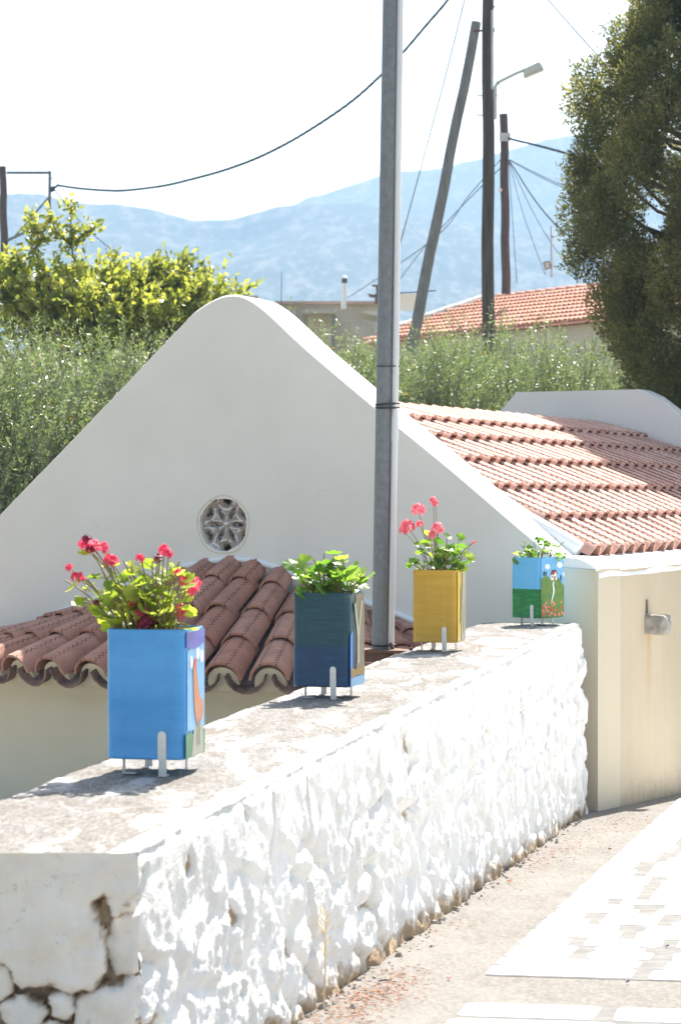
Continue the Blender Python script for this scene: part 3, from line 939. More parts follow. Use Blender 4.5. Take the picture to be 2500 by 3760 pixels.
# ------------------------------------------------------------------ painted tins
TW_, TD_, TH_ = .222, .222, .350
def rrect(w, d, r, n=5, zig=0):
    out = []
    for cx, cy, a0 in ((w / 2 - r, d / 2 - r, 0), (-w / 2 + r, d / 2 - r, 90), (-w / 2 + r, -d / 2 + r, 180), (w / 2 - r, -d / 2 + r, 270)):
        for k in range(n + 1):
            a = R(a0 + 90 * k / n); out.append((cx + r * math.cos(a), cy + r * math.sin(a)))
    return out
def tin(label, x, y, phi, paint, zbase=WTOP, decals=(), w=TW_, h=TH_):
    root = thing('tin_planter', label, 'planter', (x, y, zbase), -R(phi), 'painted oil tins on the wall')
    z0 = .046; z1 = z0 + h
    ring_ = rrect(w, w, .027)
    # body with pressed vertical flutes and slight dents
    prof_ = [(z0, -.002), (z0 + .004, .0015), (z0 + .010, 0.0)] + [(z0 + .010 + (h - .020) * k / 8, 0) for k in range(1, 9)] + [(z1 - .006, .0015), (z1, .001)]
    pts = []
    for i in range(len(ring_)):
        a = Vector(ring_[i]); b = Vector(ring_[(i + 1) % len(ring_)])
        d = (b - a).length
        k = 1 if d < .05 else 14
        for q in range(k): pts.append(a.lerp(b, q / k))
    vs = []; fs = []; n = len(pts)
    for z, off in prof_:
        for p in pts:
            m = max(abs(p.x), abs(p.y))
            fl_ = 0
            other = p.y if abs(p.x) > abs(p.y) else p.x
            if m > w / 2 - .002: fl_ = -.004 * math.exp(-((abs(other) - .062) / .006) ** 2) if z0 + .012 < z < z1 - .012 else 0
            bul = .0016 * noise.noise(Vector((p.x * 9 + x * 3, p.y * 9, z * 6)))
            s_ = 1 + (off + fl_ + bul) / m
            vs.append((p.x * s_, p.y * s_, z))
    for i in range(len(prof_) - 1):
        for k in range(n): fs.append((i * n + k, i * n + (k + 1) % n, (i + 1) * n + (k + 1) % n, (i + 1) * n + k))
    fs.append(tuple(reversed(range(n))))
    MB().add(vs, fs).build('tin_body', paint, root, 40)
    rim = MB(); rp_ = [(p.x * (1 - .003 / w), p.y * (1 - .003 / w), z1) for p in pts]; rp_.append(rp_[0])
    rim.tube(rp_, .0026, 6, False); rim.build('rim', paint, root, 60)
    inner = MB(); vs = [(p.x * .975, p.y * .975, z1 - .001) for p in pts] + [(p.x * .975, p.y * .975, z1 - .03) for p in pts]
    inner.add(vs, [(k, (k + 1) % n, n + (k + 1) % n, n + k) for k in range(n)]).build('lining', STRAP, root)
    so = MB(); g = 14; vs = []; fs = []
    for a in range(g):
        for b in range(g):
            px_, py_ = (-.5 + a / (g - 1)) * w * .955, (-.5 + b / (g - 1)) * w * .955
            vs.append((px_, py_, z1 - .018 + .006 * noise.noise(Vector((px_ * 40, py_ * 40, x)))))
    for a in range(g - 1):
        for b in range(g - 1): fs.append((a * g + b, (a + 1) * g + b, (a + 1) * g + b + 1, a * g + b + 1))
    so.add(vs, fs).build('soil', SOIL, root, 180)
    # four strap legs: one on the front near its right end, one on each other face
    for fx, fy, ang in ((.048, -w / 2, 0), (w / 2, .052, 90), (-.048, w / 2, 180), (-w / 2, -.052, 270)):
        lg = MB(); ww = .0235
        prof2 = [(-.5, .0), (.5, .0), (.5, .068)] + [(.5 * math.cos(R(a)), .068 + .5 * ww * math.sin(R(a))) for a in range(20, 180, 20)] + [(-.5, .068)]
        poly = [Vector((px_ * ww, -.0035, z0 - .002 + pz_)) for px_, pz_ in prof2]
        inn_ = .004 if ang in (0, 180) else .036            # side straps are bent in under the tin
        if ang in (0, 180): lg.prism(poly, (0, 1, 0), .0028)
        lg.box((.0, inn_, z0 / 2 + .000), (ww * .92, .0028, z0 - .001))
        lg.box((0, inn_ + .016, .0022), (ww * .92, .034, .0026))
        Mz = Matrix.Rotation(R(ang), 4, 'Z')
        me = lg.mesh('leg'); me.transform(Matrix.Translation((fx, fy, 0)) @ Mz)
        lo = link_mesh('leg', me, STRAP, root)
        if ang in (90, 270): continue
        rv = MB(); rv.tube([(0, -.0036, z0 + .052), (0, -.0062, z0 + .052)], [.0045, .003], 8)
        me = rv.mesh('rivet'); me.transform(Matrix.Translation((fx, fy, 0)) @ Mz)
        link_mesh('rivet', me, STRAP, lo)
    # painting on the right-hand face: polygons in face coordinates (a along the face 0..1, b up 0..1)
    for nm, mat, polys, lift in decals:
        for pl in polys:
            mb = MB()
            vs = []
            for a, b in pl:
                ay = -w / 2 + w * a
                vs.append(Vector((w / 2 + .0016 + lift * .0006, ay, z0 + h * b)))
            mb.prism(vs, (-1, 0, 0), .0008)
            mb.build(nm, mat, root)
    return root
def blob(cx, cy, rx, ry, n=12, wob=.15, sd=0):
    return [(cx + rx * math.cos(2 * math.pi * k / n) * (1 + wob * noise.noise(Vector((k * 1.7, sd, 0)))), cy + ry * math.sin(2 * math.pi * k / n) * (1 + wob * noise.noise(Vector((k * 1.7, sd + 9, 0))))) for k in range(n)]
def P(name, c, c2=None, **k): return mat_paint(name, c, c2 or tuple(min(1, q * 1.25 + .01) for q in c), **k)
BLUE = mat_paint("blue_tin_paint", (.055, .29, .66), (.10, .38, .77), 2.5, .25, None, (1, 1, 3))
TEAL = mat_paint("dark_teal_tin_paint", (.010, .042, .075), (.016, .082, .105), 5, .35, (.20, (.012, .045, .115), (.016, .062, .145)), (2, 2, 26))
OCHRE = mat_paint("ochre_tin_paint", (.52, .30, .035), (.60, .36, .05), 3, .32, None, (1.5, 1.5, 12))
SKYP = mat_paint("sky_tin_paint", (.13, .47, .80), (.15, .50, .83), 3, .35, (.046 + .172, (.012, .16, .045), (.02, .28, .07)))
p_white = P("paint_white", (.72, .76, .8)); p_or = P("paint_orange", (.50, .16, .08), (.60, .26, .15)); p_red = P("paint_red", (.60, .08, .06)); p_green = P("paint_green", (.02, .16, .08), (.05, .30, .13))
p_vio = P("paint_violet", (.10, .10, .48), (.16, .20, .62)); p_grey = P("paint_grey_green", (.34, .36, .28), (.45, .46, .36)); p_lb = P("paint_light_blue", (.16, .42, .75), (.25, .52, .82))
p_brown = P("paint_brown", (.13, .10, .075), (.24, .20, .165), streak=(6, 6, 1)); p_och = P("paint_ochre", (.26, .15, .035)); p_yel = P("paint_yellow", (.68, .46, .03), (.75, .55, .08), streak=(8, 8, 1)); p_drab = P("paint_drab", (.30, .30, .22), (.45, .44, .36), streak=(9, 9, 1))
p_hill = mat_paint("paint_hill_green", (.05, .20, .06), (.22, .26, .04), 26, .4, None, (1, 1, 1)); p_roof = P("paint_roof_red", (.20, .04, .03)); p_house = P("paint_house_cream", (.78, .66, .58)); p_dark = P("paint_dark", (.05, .045, .05)); p_pink = P("paint_pink", (.72, .25, .20)); p_dkg = P("paint_cypress_green", (.02, .06, .04)); p_br = P("paint_bright_blue", (.02, .20, .62))
tin_blue = tin('large bright blue tin with crimson flowers, nearest on the wall', -.508, 6.56, 10.5, BLUE, decals=[
    ('painted_sky', p_lb, [[(.10, .22), (.97, .20), (.97, .9), (.10, .84)]], 0),
    ('painted_dusk', p_vio, [[(.06, .86), (.5, .84), (.98, .88), (.98, .985), (.06, .985)]], 1),
    ('painted_grass', p_green, [[(.02, .005), (.98, .005), (.98, .20), (.5, .16), (.25, .20), (.02, .19)]], 1),
    ('painted_path', p_grey, [[(.3, .01), (.9, .01), (.86, .22), (.6, .26), (.4, .2)]], 2),
    ('painted_cloud', p_white, [blob(.30, .74, .07, .05), blob(.62, .80, .10, .045, sd=3), blob(.82, .77, .08, .05, sd=5)], 2),
    ('painted_bird', p_or, [[(.42, .76), (.52, .74), (.55, .66), (.62, .56), (.70, .46), (.86, .42), (.9, .33), (.78, .26), (.66, .28), (.60, .24), (.52, .28), (.44, .36), (.40, .48), (.38, .60), (.36, .68)]], 3),
    ('painted_comb', p_red, [blob(.47, .735, .06, .035, sd=2)], 4),
    ('painted_legs', p_grey, [[(.58, .25), (.62, .25), (.60, .08), (.56, .08)], [(.68, .27), (.72, .27), (.72, .08), (.68, .08)]], 4)])
tin_teal = tin('dark teal tin of leafy green geranium without flowers, between blue and ochre tins', -.045, 9.0, 15, TEAL, decals=[
    ('painted_reflection', p_brown, [[(.42, .16), (.97, .14), (.97, .985), (.38, .985), (.46, .6)]], 0),  # brown-grey reflection on this face, put into the colour as a panel
    ('painted_water', p_br, [[(.03, .01), (.16, .01), (.2, .60), (.03, .56)]], 1),
    ('painted_shore', p_och, [[(.06, .10), (.98, .10), (.98, .20), (.5, .17), (.06, .21)]], 2),
    ('painted_sea', p_lb, [[(.06, .005), (.98, .005), (.98, .10), (.5, .12), (.06, .09)]], 2),
    ('painted_trunk', p_drab, [[(.48, .24), (.62, .24), (.60, .5), (.82, .9), (.7, .92), (.56, .62), (.36, .9), (.26, .88), (.48, .52)]], 3)])
tin_ochre = tin('mustard yellow tin with pink geranium beside the lamp post', .482, 11.7, 13.5, OCHRE, decals=[
    ('painted_gold', p_yel, [[(.05, .02), (.40, .02), (.46, .5), (.34, .985), (.05, .985)]], 0),
    ('painted_field', p_drab, [[(.46, .02), (.98, .02), (.98, .985), (.62, .985), (.52, .6)]], 1),
    ('painted_streak', p_och, [[(.30, .25), (.42, .3), (.44, .7), (.34, .8)], [(.66, .1), (.78, .2), (.74, .5)]], 2)])
hillp = [(.01, .01), (.99, .01), (.99, .52), (.93, .56), (.85, .60), (.78, .66), (.62, .66), (.45, .63), (.38, .66), (.30, .70), (.18, .70), (.06, .67), (.01, .66)]
random.seed(9)
tin_sky = tin('tin painted with blue sky and a house on a green hill, farthest along the wall', 1.155, 14.02, 43, SKYP, decals=[
    ('painted_sky', p_lb, [[(.03, .5), (.99, .5), (.99, .985), (.03, .985)]], 0),
    ('painted_hill', p_hill, [hillp], 1),
    ('painted_cloud', p_white, [blob(.28, .86, .10, .045, sd=1), blob(.80, .88, .13, .05, sd=4), blob(.97, .72, .03, .04, sd=6)], 2),
    ('painted_house', p_house, [[(.43, .63), (.68, .63), (.68, .73), (.62, .79), (.43, .73)]], 2),
    ('painted_house_roof', p_roof, [[(.40, .72), (.56, .72), (.63, .80), (.47, .80)], [(.63, .80), (.60, .78), (.68, .715), (.71, .73)]], 3),
    ('painted_house_door', p_dark, [[(.55, .635), (.60, .635), (.60, .69), (.55, .69)], [(.47, .675), (.50, .675), (.50, .70), (.47, .70)], [(.63, .675), (.65, .675), (.65, .70), (.63, .70)]], 4),
    ('painted_path', p_white, [[(.52, .61), (.49, .56), (.52, .48), (.51, .40), (.46, .32), (.42, .22), (.50, .32), (.56, .40), (.58, .48), (.54, .56), (.56, .61)]], 3),
    ('painted_tree', p_dkg, [blob(.13, .74, .04, .045, sd=2), blob(.22, .74, .03, .04, sd=3), blob(.85, .66, .03, .05, sd=7)], 3),
    ('painted_flower', p_pink, [blob(random.uniform(.06, .96), random.uniform(.04, .15) + (.12 if random.random() < .3 else 0), random.uniform(.03, .055), random.uniform(.015, .026), 7, .5, k) for k in range(26)], 4),
    ('painted_flower', p_red, [blob(random.uniform(.06, .96), random.uniform(.03, .20), random.uniform(.015, .035), random.uniform(.009, .018), 6, .5, k + 40) for k in range(34)], 5)])

# ------------------------------------------------------------------ geraniums
LEAF_Y = M_leaf("geranium_leaf_yellow", [(0, (.11, .18, .025)), (.5, (.24, .31, .05)), (1, (.40, .43, .13))], (1.9, 1.9, .9), .45, 'rand', .58)
LEAF_G = M_leaf("geranium_leaf_green", [(0, (.055, .14, .028)), (.55, (.14, .255, .05)), (1, (.29, .38, .09))], (1.9, 1.9, .8), .42, 'rand', .45)
STEM_G = M_plain("geranium_stem", (.20, .24, .09), (.26, .14, .09), 20, .6)
def M_petal(name, a, b):
    t = NT(name)
    c = t.mix(t.attr('tint'), a, b)
    tb = t.n('ShaderNodeBsdfTranslucent'); t.l(c, tb.inputs['Color'])
    ms = t.n('ShaderNodeMixShader'); ms.inputs[0].default_value = .4
    t.l(t.bsdf(c, .5), ms.inputs[1]); t.l(tb.outputs[0], ms.inputs[2])
    return t.done(ms.outputs[0])
CRIMSON = M_petal("crimson_petal", (.74, .03, .09), (.88, .14, .26))
DARKRED = M_petal("dark_petal", (.14, .01, .04), (.30, .02, .07))
PINK = M_petal("pink_petal", (.85, .16, .22), (.95, .36, .42))
def leaf_me(seed, mat, cup=.35):
    r_ = random.Random(seed); vs = [(0, 0, 0)]; fs = []
    nb = 17
    for ring_, rad in ((0, .55), (1, 1.0)):
        for k in range(nb):
            a = R(-158 + 316 * k / (nb - 1))
            lobe = .84 + .16 * abs(math.cos(2.6 * a)) if ring_ else .9
            scal = 1 + (.05 * (1 if k % 2 else -1) if ring_ else 0)
            rr = rad * lobe * scal * r_.uniform(.95, 1.05)
            x, y = rr * math.cos(a), rr * math.sin(a)
            z = cup * rr * rr * .6 + .07 * math.cos(5.2 * a) * rr + r_.uniform(-.04, .04) * rr + .12 * x * abs(y)
            vs.append((x + .25, y, z))
    vs[0] = (.05, 0, 0)
    for k in range(nb - 1):
        fs.append((0, 1 + k, 2 + k)); fs.append((1 + k, 1 + nb + k, 2 + nb + k, 2 + k))
    me = bpy.data.meshes.new('leaf'); me.from_pydata(vs, [], fs); smooth(me, None)
    me.materials.append(mat); return me
def flower_me(seed, mat, nfl, rad, pl, spread=1.0):
    r_ = random.Random(seed); vs = []; fs = []; ti = []
    for k in range(nfl):
        th = math.acos(1 - 1.35 * (k + .5) / nfl * spread); ph = k * 2.4 + r_.uniform(-.3, .3)
        n_ = Vector((math.sin(th) * math.cos(ph), math.sin(th) * math.sin(ph), math.cos(th)))
        n_ = (n_ + Vector((r_.uniform(-.3, .3), r_.uniform(-.3, .3), 0))).normalized()
        c = n_ * rad * r_.uniform(.75, 1.1)
        x = n_.orthogonal().normalized(); y = n_.cross(x)
        for p in range(5):
            a = 2 * math.pi * p / 5 + r_.uniform(-.2, .2); s_ = pl * r_.uniform(.8, 1.2)
            d = x * math.cos(a) + y * math.sin(a); e = n_.cross(d)
            b = len(vs)
            vs += [c, c + (d * .65 - e * .42 + n_ * .3) * s_, c + (d * 1.05 - e * .2 + n_ * .15) * s_, c + (d * 1.05 + e * .2 + n_ * .2) * s_, c + (d * .65 + e * .42 + n_ * .32) * s_]
            fs.append((b, b + 1, b + 2, b + 3, b + 4)); ti.append(r_.random())
    me = bpy.data.meshes.new('flower_head'); me.from_pydata([tuple(v) for v in vs], [], fs)
    me.attributes.new('tint', 'FLOAT', 'FACE').data.foreach_set('value', ti)
    me.materials.append(mat); return me
def geranium(label, tinobj, stems, lmat, size, per, flowers, seed, fill=0, fill_box=None, sizes=(.7, 1.25)):
    rr = random.Random(seed)
    base = Vector((tinobj.location.x, tinobj.location.y, WTOP + .046 + TH_ - .015))
    root = thing('geranium', label, 'plant', base, 0, 'geraniums in the painted tins')
    lmes = [leaf_me(seed * 10 + k, lmat, c) for k, c in enumerate((.25, .45, .6, -.2, .35))]
    sm_ = MB(); n_leaf = 0
    def put_leaf(p, d, s_):
        d = Vector(d).normalized()
        nrm = Vector((rr.uniform(-.8, .8), rr.uniform(-.8, .8) - .15, rr.uniform(.3, 1.1))).normalized()
        nrm = (nrm - d * nrm.dot(d)).normalized(); y = nrm.cross(d)
        ob = link_mesh('leaf', rr.choice(lmes), None, root)
        ob.matrix_local = Matrix.Translation(p) @ Matrix((d, y, nrm)).transposed().to_4x4() @ Matrix.Scale(s_, 4)
    for tip in stems:
        tip = Vector(tip)
        b = Vector((max(-.085, min(.085, tip.x * .45)) + rr.uniform(-.02, .02), max(-.085, min(.085, tip.y * .5)) + rr.uniform(-.03, .03), -.01))
        mid = b.lerp(tip, .5) + Vector((-(tip.x - b.x) * .18, rr.uniform(-.02, .02), .03 * tip.z / .2))
        cur = [b * (1 - t) ** 2 + mid * 2 * t * (1 - t) + tip * t * t for t in [k / 7 for k in range(8)]]
        sm_.tube(cur, [.0036 - .0016 * k / 7 for k in range(8)], 5)
        for k in range(per):
            t = .25 + .75 * (k + rr.random() * .6) / per
            q = cur[min(7, int(t * 7))]
            a = rr.uniform(0, 2 * math.pi)
            d = Vector((math.cos(a), math.sin(a) * .9, rr.uniform(.1, .8))).normalized()
            pl_ = rr.uniform(.018, .05) * (size / .03)
            e = q + d * pl_
            sm_.tube([q, q.lerp(e, .5) + Vector((0, 0, .004)), e], .0013, 4)
            put_leaf(e, (d + Vector((0, 0, -.35))), size * rr.uniform(*sizes))
    for k in range(fill):
        q = Vector((rr.uniform(*fill_box[0]), rr.uniform(*fill_box[1]), rr.uniform(*fill_box[2])))
        e0 = Vector((q.x * .6, q.y * .6, 0)); 
        sm_.tube([e0, e0.lerp(q, .55) + Vector((0, 0, .015)), q], .0014, 4)
        d = Vector((q.x + rr.uniform(-.08, .08), q.y + rr.uniform(-.08, .08), rr.uniform(-.03, .03)))
        if d.length < .01: d = Vector((1, 0, 0))
        put_leaf(q, d, size * rr.uniform(*sizes))
    sm_.build('stems', STEM_G, root, 60)
    for (p, me, s_, bx) in flowers:
        p = Vector(p)
        st_ = MB(); b0 = Vector((p.x * .55 + rr.uniform(-.01, .01), p.y * .5, max(.02, p.z * .45)))
        st_.tube([b0, b0.lerp(p, .5) + Vector((0, 0, .012)), p], [.0022, .0018, .0016], 5)
        ob = link_mesh('flower_head', me, None, root)
        ob.location = p; ob.scale = (s_,) * 3; ob.rotation_euler = (rr.uniform(-.5, .5) + .25, rr.uniform(-.4, .4), rr.uniform(0, 6))
        st_.build('flower_stalk', STEM_G, root, 60)
    return root
def loc(tinobj, u, v, dy=0.0):
    q = at(u, v, tinobj.location.y + dy)
    b = Vector((tinobj.location.x, tinobj.location.y, WTOP + .046 + TH_ - .015))
    return q - b
cr = [flower_me(k, CRIMSON, 5, .012, .019, .8) for k in range(4)]
dk_ = [flower_me(k + 20, DARKRED, 5, .012, .013, .8) for k in range(2)]
T = tin_blue; rr0 = random.Random(4)
tips = [(330, 2010), (390, 2060), (285, 2110), (240, 2130), (455, 2060), (520, 2050), (590, 2040), (660, 2060), (690, 2090), (640, 2110), (500, 2120), (430, 2150), (360, 2180), (560, 2130), (600, 2170), (670, 2190), (330, 2250), (420, 2240), (520, 2220), (480, 2080), (300, 2190), (560, 2060), (460, 2190), (620, 2230)]
stems = [loc(T, u, v, rr0.uniform(-.07, .08)) for u, v in tips]
fl_px = [(312, 2000, 0, 1.0), (345, 2010, 0, 1.15), (378, 2010, 1, 1.0), (408, 2062, 2, 1.25), (255, 2085, 3, .6), (283, 2120, 0, .9), (300, 2128, 1, .6), (515, 2050, 1, .7), (605, 2022, 2, 1.0), (620, 2035, 0, .7), (655, 2108, 3, .8), (690, 2140, 0, 1.2), (715, 2145, 1, 1.1), (712, 2172, 2, .9), (672, 2255, 3, 1.2), (660, 2235, 1, .8), (485, 2215, 0, .7), (510, 2260, 2, 1.0), (530, 2245, 3, .8)]
fls = [(loc(T, u, v, rr0.uniform(-.09, -.01)), cr[k], s_ * .74, 0) for u, v, k, s_ in fl_px]
fls += [(loc(T, u, v, rr0.uniform(-.09, -.02)), dk_[k % 2], s_, 0) for k, (u, v, s_) in enumerate(((322, 1985, .8), (333, 2020, .7), (580, 2055, .8), (545, 2150, .6), (540, 2290, 1.2), (525, 2295, 1.1), (560, 2285, .9), (355, 2215, .5)))]
geranium('sprawling yellow-green geranium with crimson flowers in the blue tin', T, stems, LEAF_Y, .0205, 6, fls, 7, 60, ((-.13, .10), (-.11, .09), (.01, .17)), (.6, 1.4))
T = tin_teal
tips = [(1110, 2085), (1150, 2050), (1190, 2030), (1230, 2040), (1265, 2060), (1300, 2080), (1340, 2095), (1350, 2130), (1170, 2090), (1215, 2085), (1280, 2110), (1100, 2130)]
stems = [loc(T, u, v, rr0.uniform(-.08, .08)) for u, v in tips]
geranium('bushy fresh green geranium with scalloped leaves in the dark teal tin', T, stems, LEAF_G, .033, 4, [], 8, 26, ((-.12, .12), (-.11, .09), (.0, .09)), (.6, 1.3))
T = tin_ochre
pk = [flower_me(k + 40, PINK, 15, .024, .017, 1.0) for k in range(3)]
tips = [(1560, 1960), (1600, 1990), (1640, 1975), (1580, 2010), (1530, 2060), (1690, 2020), (1725, 2010), (1650, 2050), (1700, 2070), (1620, 2040), (1590, 1945), (1500, 2065)]
stems = [loc(T, u, v, rr0.uniform(-.08, .06)) for u, v in tips]
fls = [(loc(T, u, v, dy), pk[k], s_, 0) for u, v, k, s_, dy in ((1495, 1935, 0, 1.15, -.03), (1480, 1950, 2, .7, -.02), (1535, 1872, 1, 1.05, 0), (1590, 1838, 2, .6, 0), (1598, 1850, 0, .55, 0), (1605, 1940, 1, .95, -.05), (1585, 1965, 2, .7, -.06), (1540, 1925, 0, .6, .02), (1735, 1992, 2, .22, 0), (1745, 1990, 0, .2, 0))]
geranium('tall geranium with pink flower heads in the mustard yellow tin', T, stems, LEAF_G, .030, 4, fls, 9, 22, ((-.10, .13), (-.10, .08), (.0, .17)), (.6, 1.25))
T = tin_sky
tips = [(1910, 2000), (1960, 1990), (2000, 1995), (2020, 1970), (2040, 1975), (2070, 1990), (1930, 2020), (2095, 2040), (1985, 2020)]
stems = [loc(T, u, v, rr0.uniform(-.08, .06)) for u, v in tips]
geranium('short sparse geranium in the tin with the painted house', T, stems, LEAF_G, .026, 3, [], 10, 16, ((-.15, .13), (-.11, .08), (.0, .06)), (.6, 1.2))

# ------------------------------------------------------------------ galvanised post behind the wall
PB = Vector((.196, 11.88, 1.25))
post = thing('lamp_post', 'galvanised steel post with a white conduit standing behind the wall beside the yellow tin', 'post', PB)
lean = .0158
def pp(z, dx=0.0, dy=0.0): return Vector((lean * z + dx, dy, z))
MB().tube([pp(-.02), pp(2.5), pp(5.2)], [.0415, .038, .034], 20).build('shaft', GALV, post, 60)
MB().tube([pp(-.015, .054, -.012), pp(.8, .056, -.012), pp(1.3, .056, -.012), pp(2.4, .052, -.008), pp(5.1, .044, 0)], .0165, 12).build('conduit', PVC, post, 60)
MB().tube([pp(1.02, .056, -.012), pp(1.14, .056, -.012)], .0195, 12).build('conduit_socket', PVC, post, 60)
def wrap(z, n, r, mat, nm):
    for k in range(n):
        zz = z + k * .016 + random.uniform(-.003, .003)
        pts = []
        for i in range(25):
            a = 2 * math.pi * i / 24
            x = math.cos(a); ex = .0395 if x < 0 else .0395 + .036 * x ** 1.5
            pts.append(pp(zz + .004 * math.sin(a + k), ex * x + .0, math.sin(a) * .041 - .004))
        MB().tube(pts, r, 6, False).build(nm, mat, post, 60)
wrap(1.19, 2, .0055, BLACK, 'cable_tie'); wrap(1.395, 1, .0028, BLACK, 'wire_tie'); wrap(.008, 1, .004, BLACK, 'cable_tie')
bp = MB()
bp.prism([Vector(p) for p in ((-.13, -.09, -.012), (-.05, -.105, -.012), (.02, -.13, -.012), (.17, -.19, -.012), (.19, -.13, -.012), (.07, .06, -.012), (-.12, .06, -.012))], (0, 0, 1), -.012)
bp.box((-.02, -.075, -.045), (.17, .012, .055)); bp.bar((.07, -.05, -.03), (.05, -.06, .02), .012, .012)
bp.build('base_bracket', RUST, post)
for x, y in ((-.10, -.075), (.15, -.155)):
    MB().tube([(x, y, -.012), (x, y, .004)], .011, 6).build('bolt', RUST, post)

# ------------------------------------------------------------------ poles, lamp, cables
def pole(name, label, cat, u0, v0, u1, v1, d0, d1, r0, r1, mat, group=None):
    a, b = at(u0, v0, d0), at(u1, v1, d1)
    root = thing(name, label, cat, a, 0, group)
    pts = [(b - a) * (k / 10) + Vector((.012 * math.sin(k * 1.7), .0, 0)) * (r0 / .11) for k in range(11)]
    MB().tube(pts, [r0 + (r1 - r0) * k / 10 for k in range(11)], 14).build('shaft', mat, root, 60)
    return root, a
up, a0 = pole('utility_pole', 'thick dark wooden pole carrying the street lamp, standing before the red roof', 'pole', 1791, 1480, 1790, -500, 43, 43, .118, .098, WOOD, 'wooden utility poles')
def rel(a, u, v, d): return at(u, v, d) - a
for v in (353, 425):
    MB().tube([rel(a0, 1772, v, 43), rel(a0, 1752, v, 43), rel(a0, 1750, v - 5, 43)], .011, 6).build('step_peg', RUST, up)
MB().bar(rel(a0, 1806, 40, 42.88), rel(a0, 1806, 330, 42.88), .045, .02, (0, 1, 0)).build('cable_duct', LAMP_GREY, up)
for v in (28, 110, 118):
    MB().tube([rel(a0, 1790, v, 42.95), rel(a0, 1814, v, 42.9)], .02, 6).build('bolt', RUST, up)
br, b0 = pole('pole_brace', 'weathered grey wooden strut leaning against the thick utility pole', 'pole', 1505, 1300, 1749, 85, 42.4, 42.9, .105, .088, WOOD_GREY, 'wooden utility poles')
MB().tube([rel(b0, 1735, 116, 42.8), rel(b0, 1775, 116, 42.8)], .02, 6).build('bolt', RUST, br)
sl0 = at(1813, 430, 42.85)
slamp = thing('street_lamp', 'grey street lamp on a bent arm fixed to the thick wooden pole', 'street lamp', sl0)
MB().bar(rel(sl0, 1817, 440, 42.86), rel(sl0, 1817, 325, 42.86), .05, .04, (0, 1, 0)).build('bracket', LAMP_GREY, slamp)
MB().tube([rel(sl0, u, v, 42.86) for u, v in ((1817, 345), (1816, 325), (1821, 312), (1832, 302), (1850, 293), (1890, 273), (1930, 256))], .030, 8).build('arm', LAMP_GREY, slamp, 60)
hd = MB()
pa, pb = rel(sl0, 1924, 258, 42.86), rel(sl0, 1990, 228, 42.86)
hd_pts = [rel(sl0, u, v, 42.76) for u, v in ((1922, 254), (1975, 229), (1980, 230), (1994, 252), (1930, 279), (1924, 280))]
hd.prism(hd_pts, (0, 1, 0), .26)
me = hd.mesh('lamp_head'); bevel_mesh(me, .012, 2); link_mesh('lamp_head', me, LAMP_GREY, slamp)
MB().prism([rel(sl0, u, v, 42.77) for u, v in ((1928, 281), (1996, 253), (1996, 256), (1930, 284))], (0, 1, 0), .24).build('lens', LAMP_GLASS, slamp)
MB().tube([rel(sl0, 1819, 296, 42.8)] + [rel(sl0, 1830 + 14 * math.cos(t_), 336 - 20 * math.sin(t_), 42.8) for t_ in (1.3, .7, .1, -.6, -1.2, -1.8)] + [rel(sl0, 1815, 350, 42.8)], .006, 5).build('wire', BLACK, slamp)
p2, a2 = pole('utility_pole', 'reddish brown pole with many wires behind the red roof', 'pole', 1856, 1080, 1848, 421, 66, 66, .125, .115, WOOD_RED, 'wooden utility poles')
MB().box(rel(a2, 1852, 505, 65.85), (.3, .12, .22)).build('junction_box', LAMP_GREY, p2)
lp = MB(); lp.tube([rel(a2, 1845, 697, 65.9), rel(a2, 1834, 697, 65.8)], .03, 6); lp.build('lamp_bracket', RUST, p2)
bm = bmesh.new(); bmesh.ops.create_uvsphere(bm, u_segments=10, v_segments=8, radius=.055)
bmesh.ops.translate(bm, verts=bm.verts, vec=rel(a2, 1834, 699, 65.75)); me = bpy.data.meshes.new('white_insulator'); bm.to_mesh(me); bm.free(); smooth(me, None)
link_mesh('white_insulator', me, PVC, p2)
# left pole with its steel bracket frame
p3, a3 = pole('utility_pole', 'brown pole at the left edge with a steel frame holding the twisted cable', 'pole', 22, 1100, 13, 613, 72, 72, .125, .105, WOOD_RED, 'wooden utility poles')
fr = MB()
for (ua, va, ub, vb, w) in ((28, 636, 185, 636, .075), (186, 630, 184, 790, .085), (30, 884, 182, 815, .075), (50, 878, 180, 728, .05)):
    fr.bar(rel(a3, ua, va, 71.9), rel(a3, ub, vb, 71.9), w, w, (0, 1, 0))
fr.build('bracket_frame', M_plain("grey_steel", (.12, .13, .135), (.17, .18, .18), 3, .6, .3), p3)
inn = MB()
for v in (694, 703): inn.tube([rel(a3, 188, v, 71.85), rel(a3, 205, v - 6, 71.85)], .045, 8)
inn.tube([rel(a3, 190, 656, 71.85), rel(a3, 214, 656, 71.85), rel(a3, 212, 678, 71.85)], .012, 5)
inn.tube([rel(a3, 205, 690, 71.85), rel(a3, 218, 679, 71.85)], .035, 6)
inn.build('insulators', BLACK, p3)

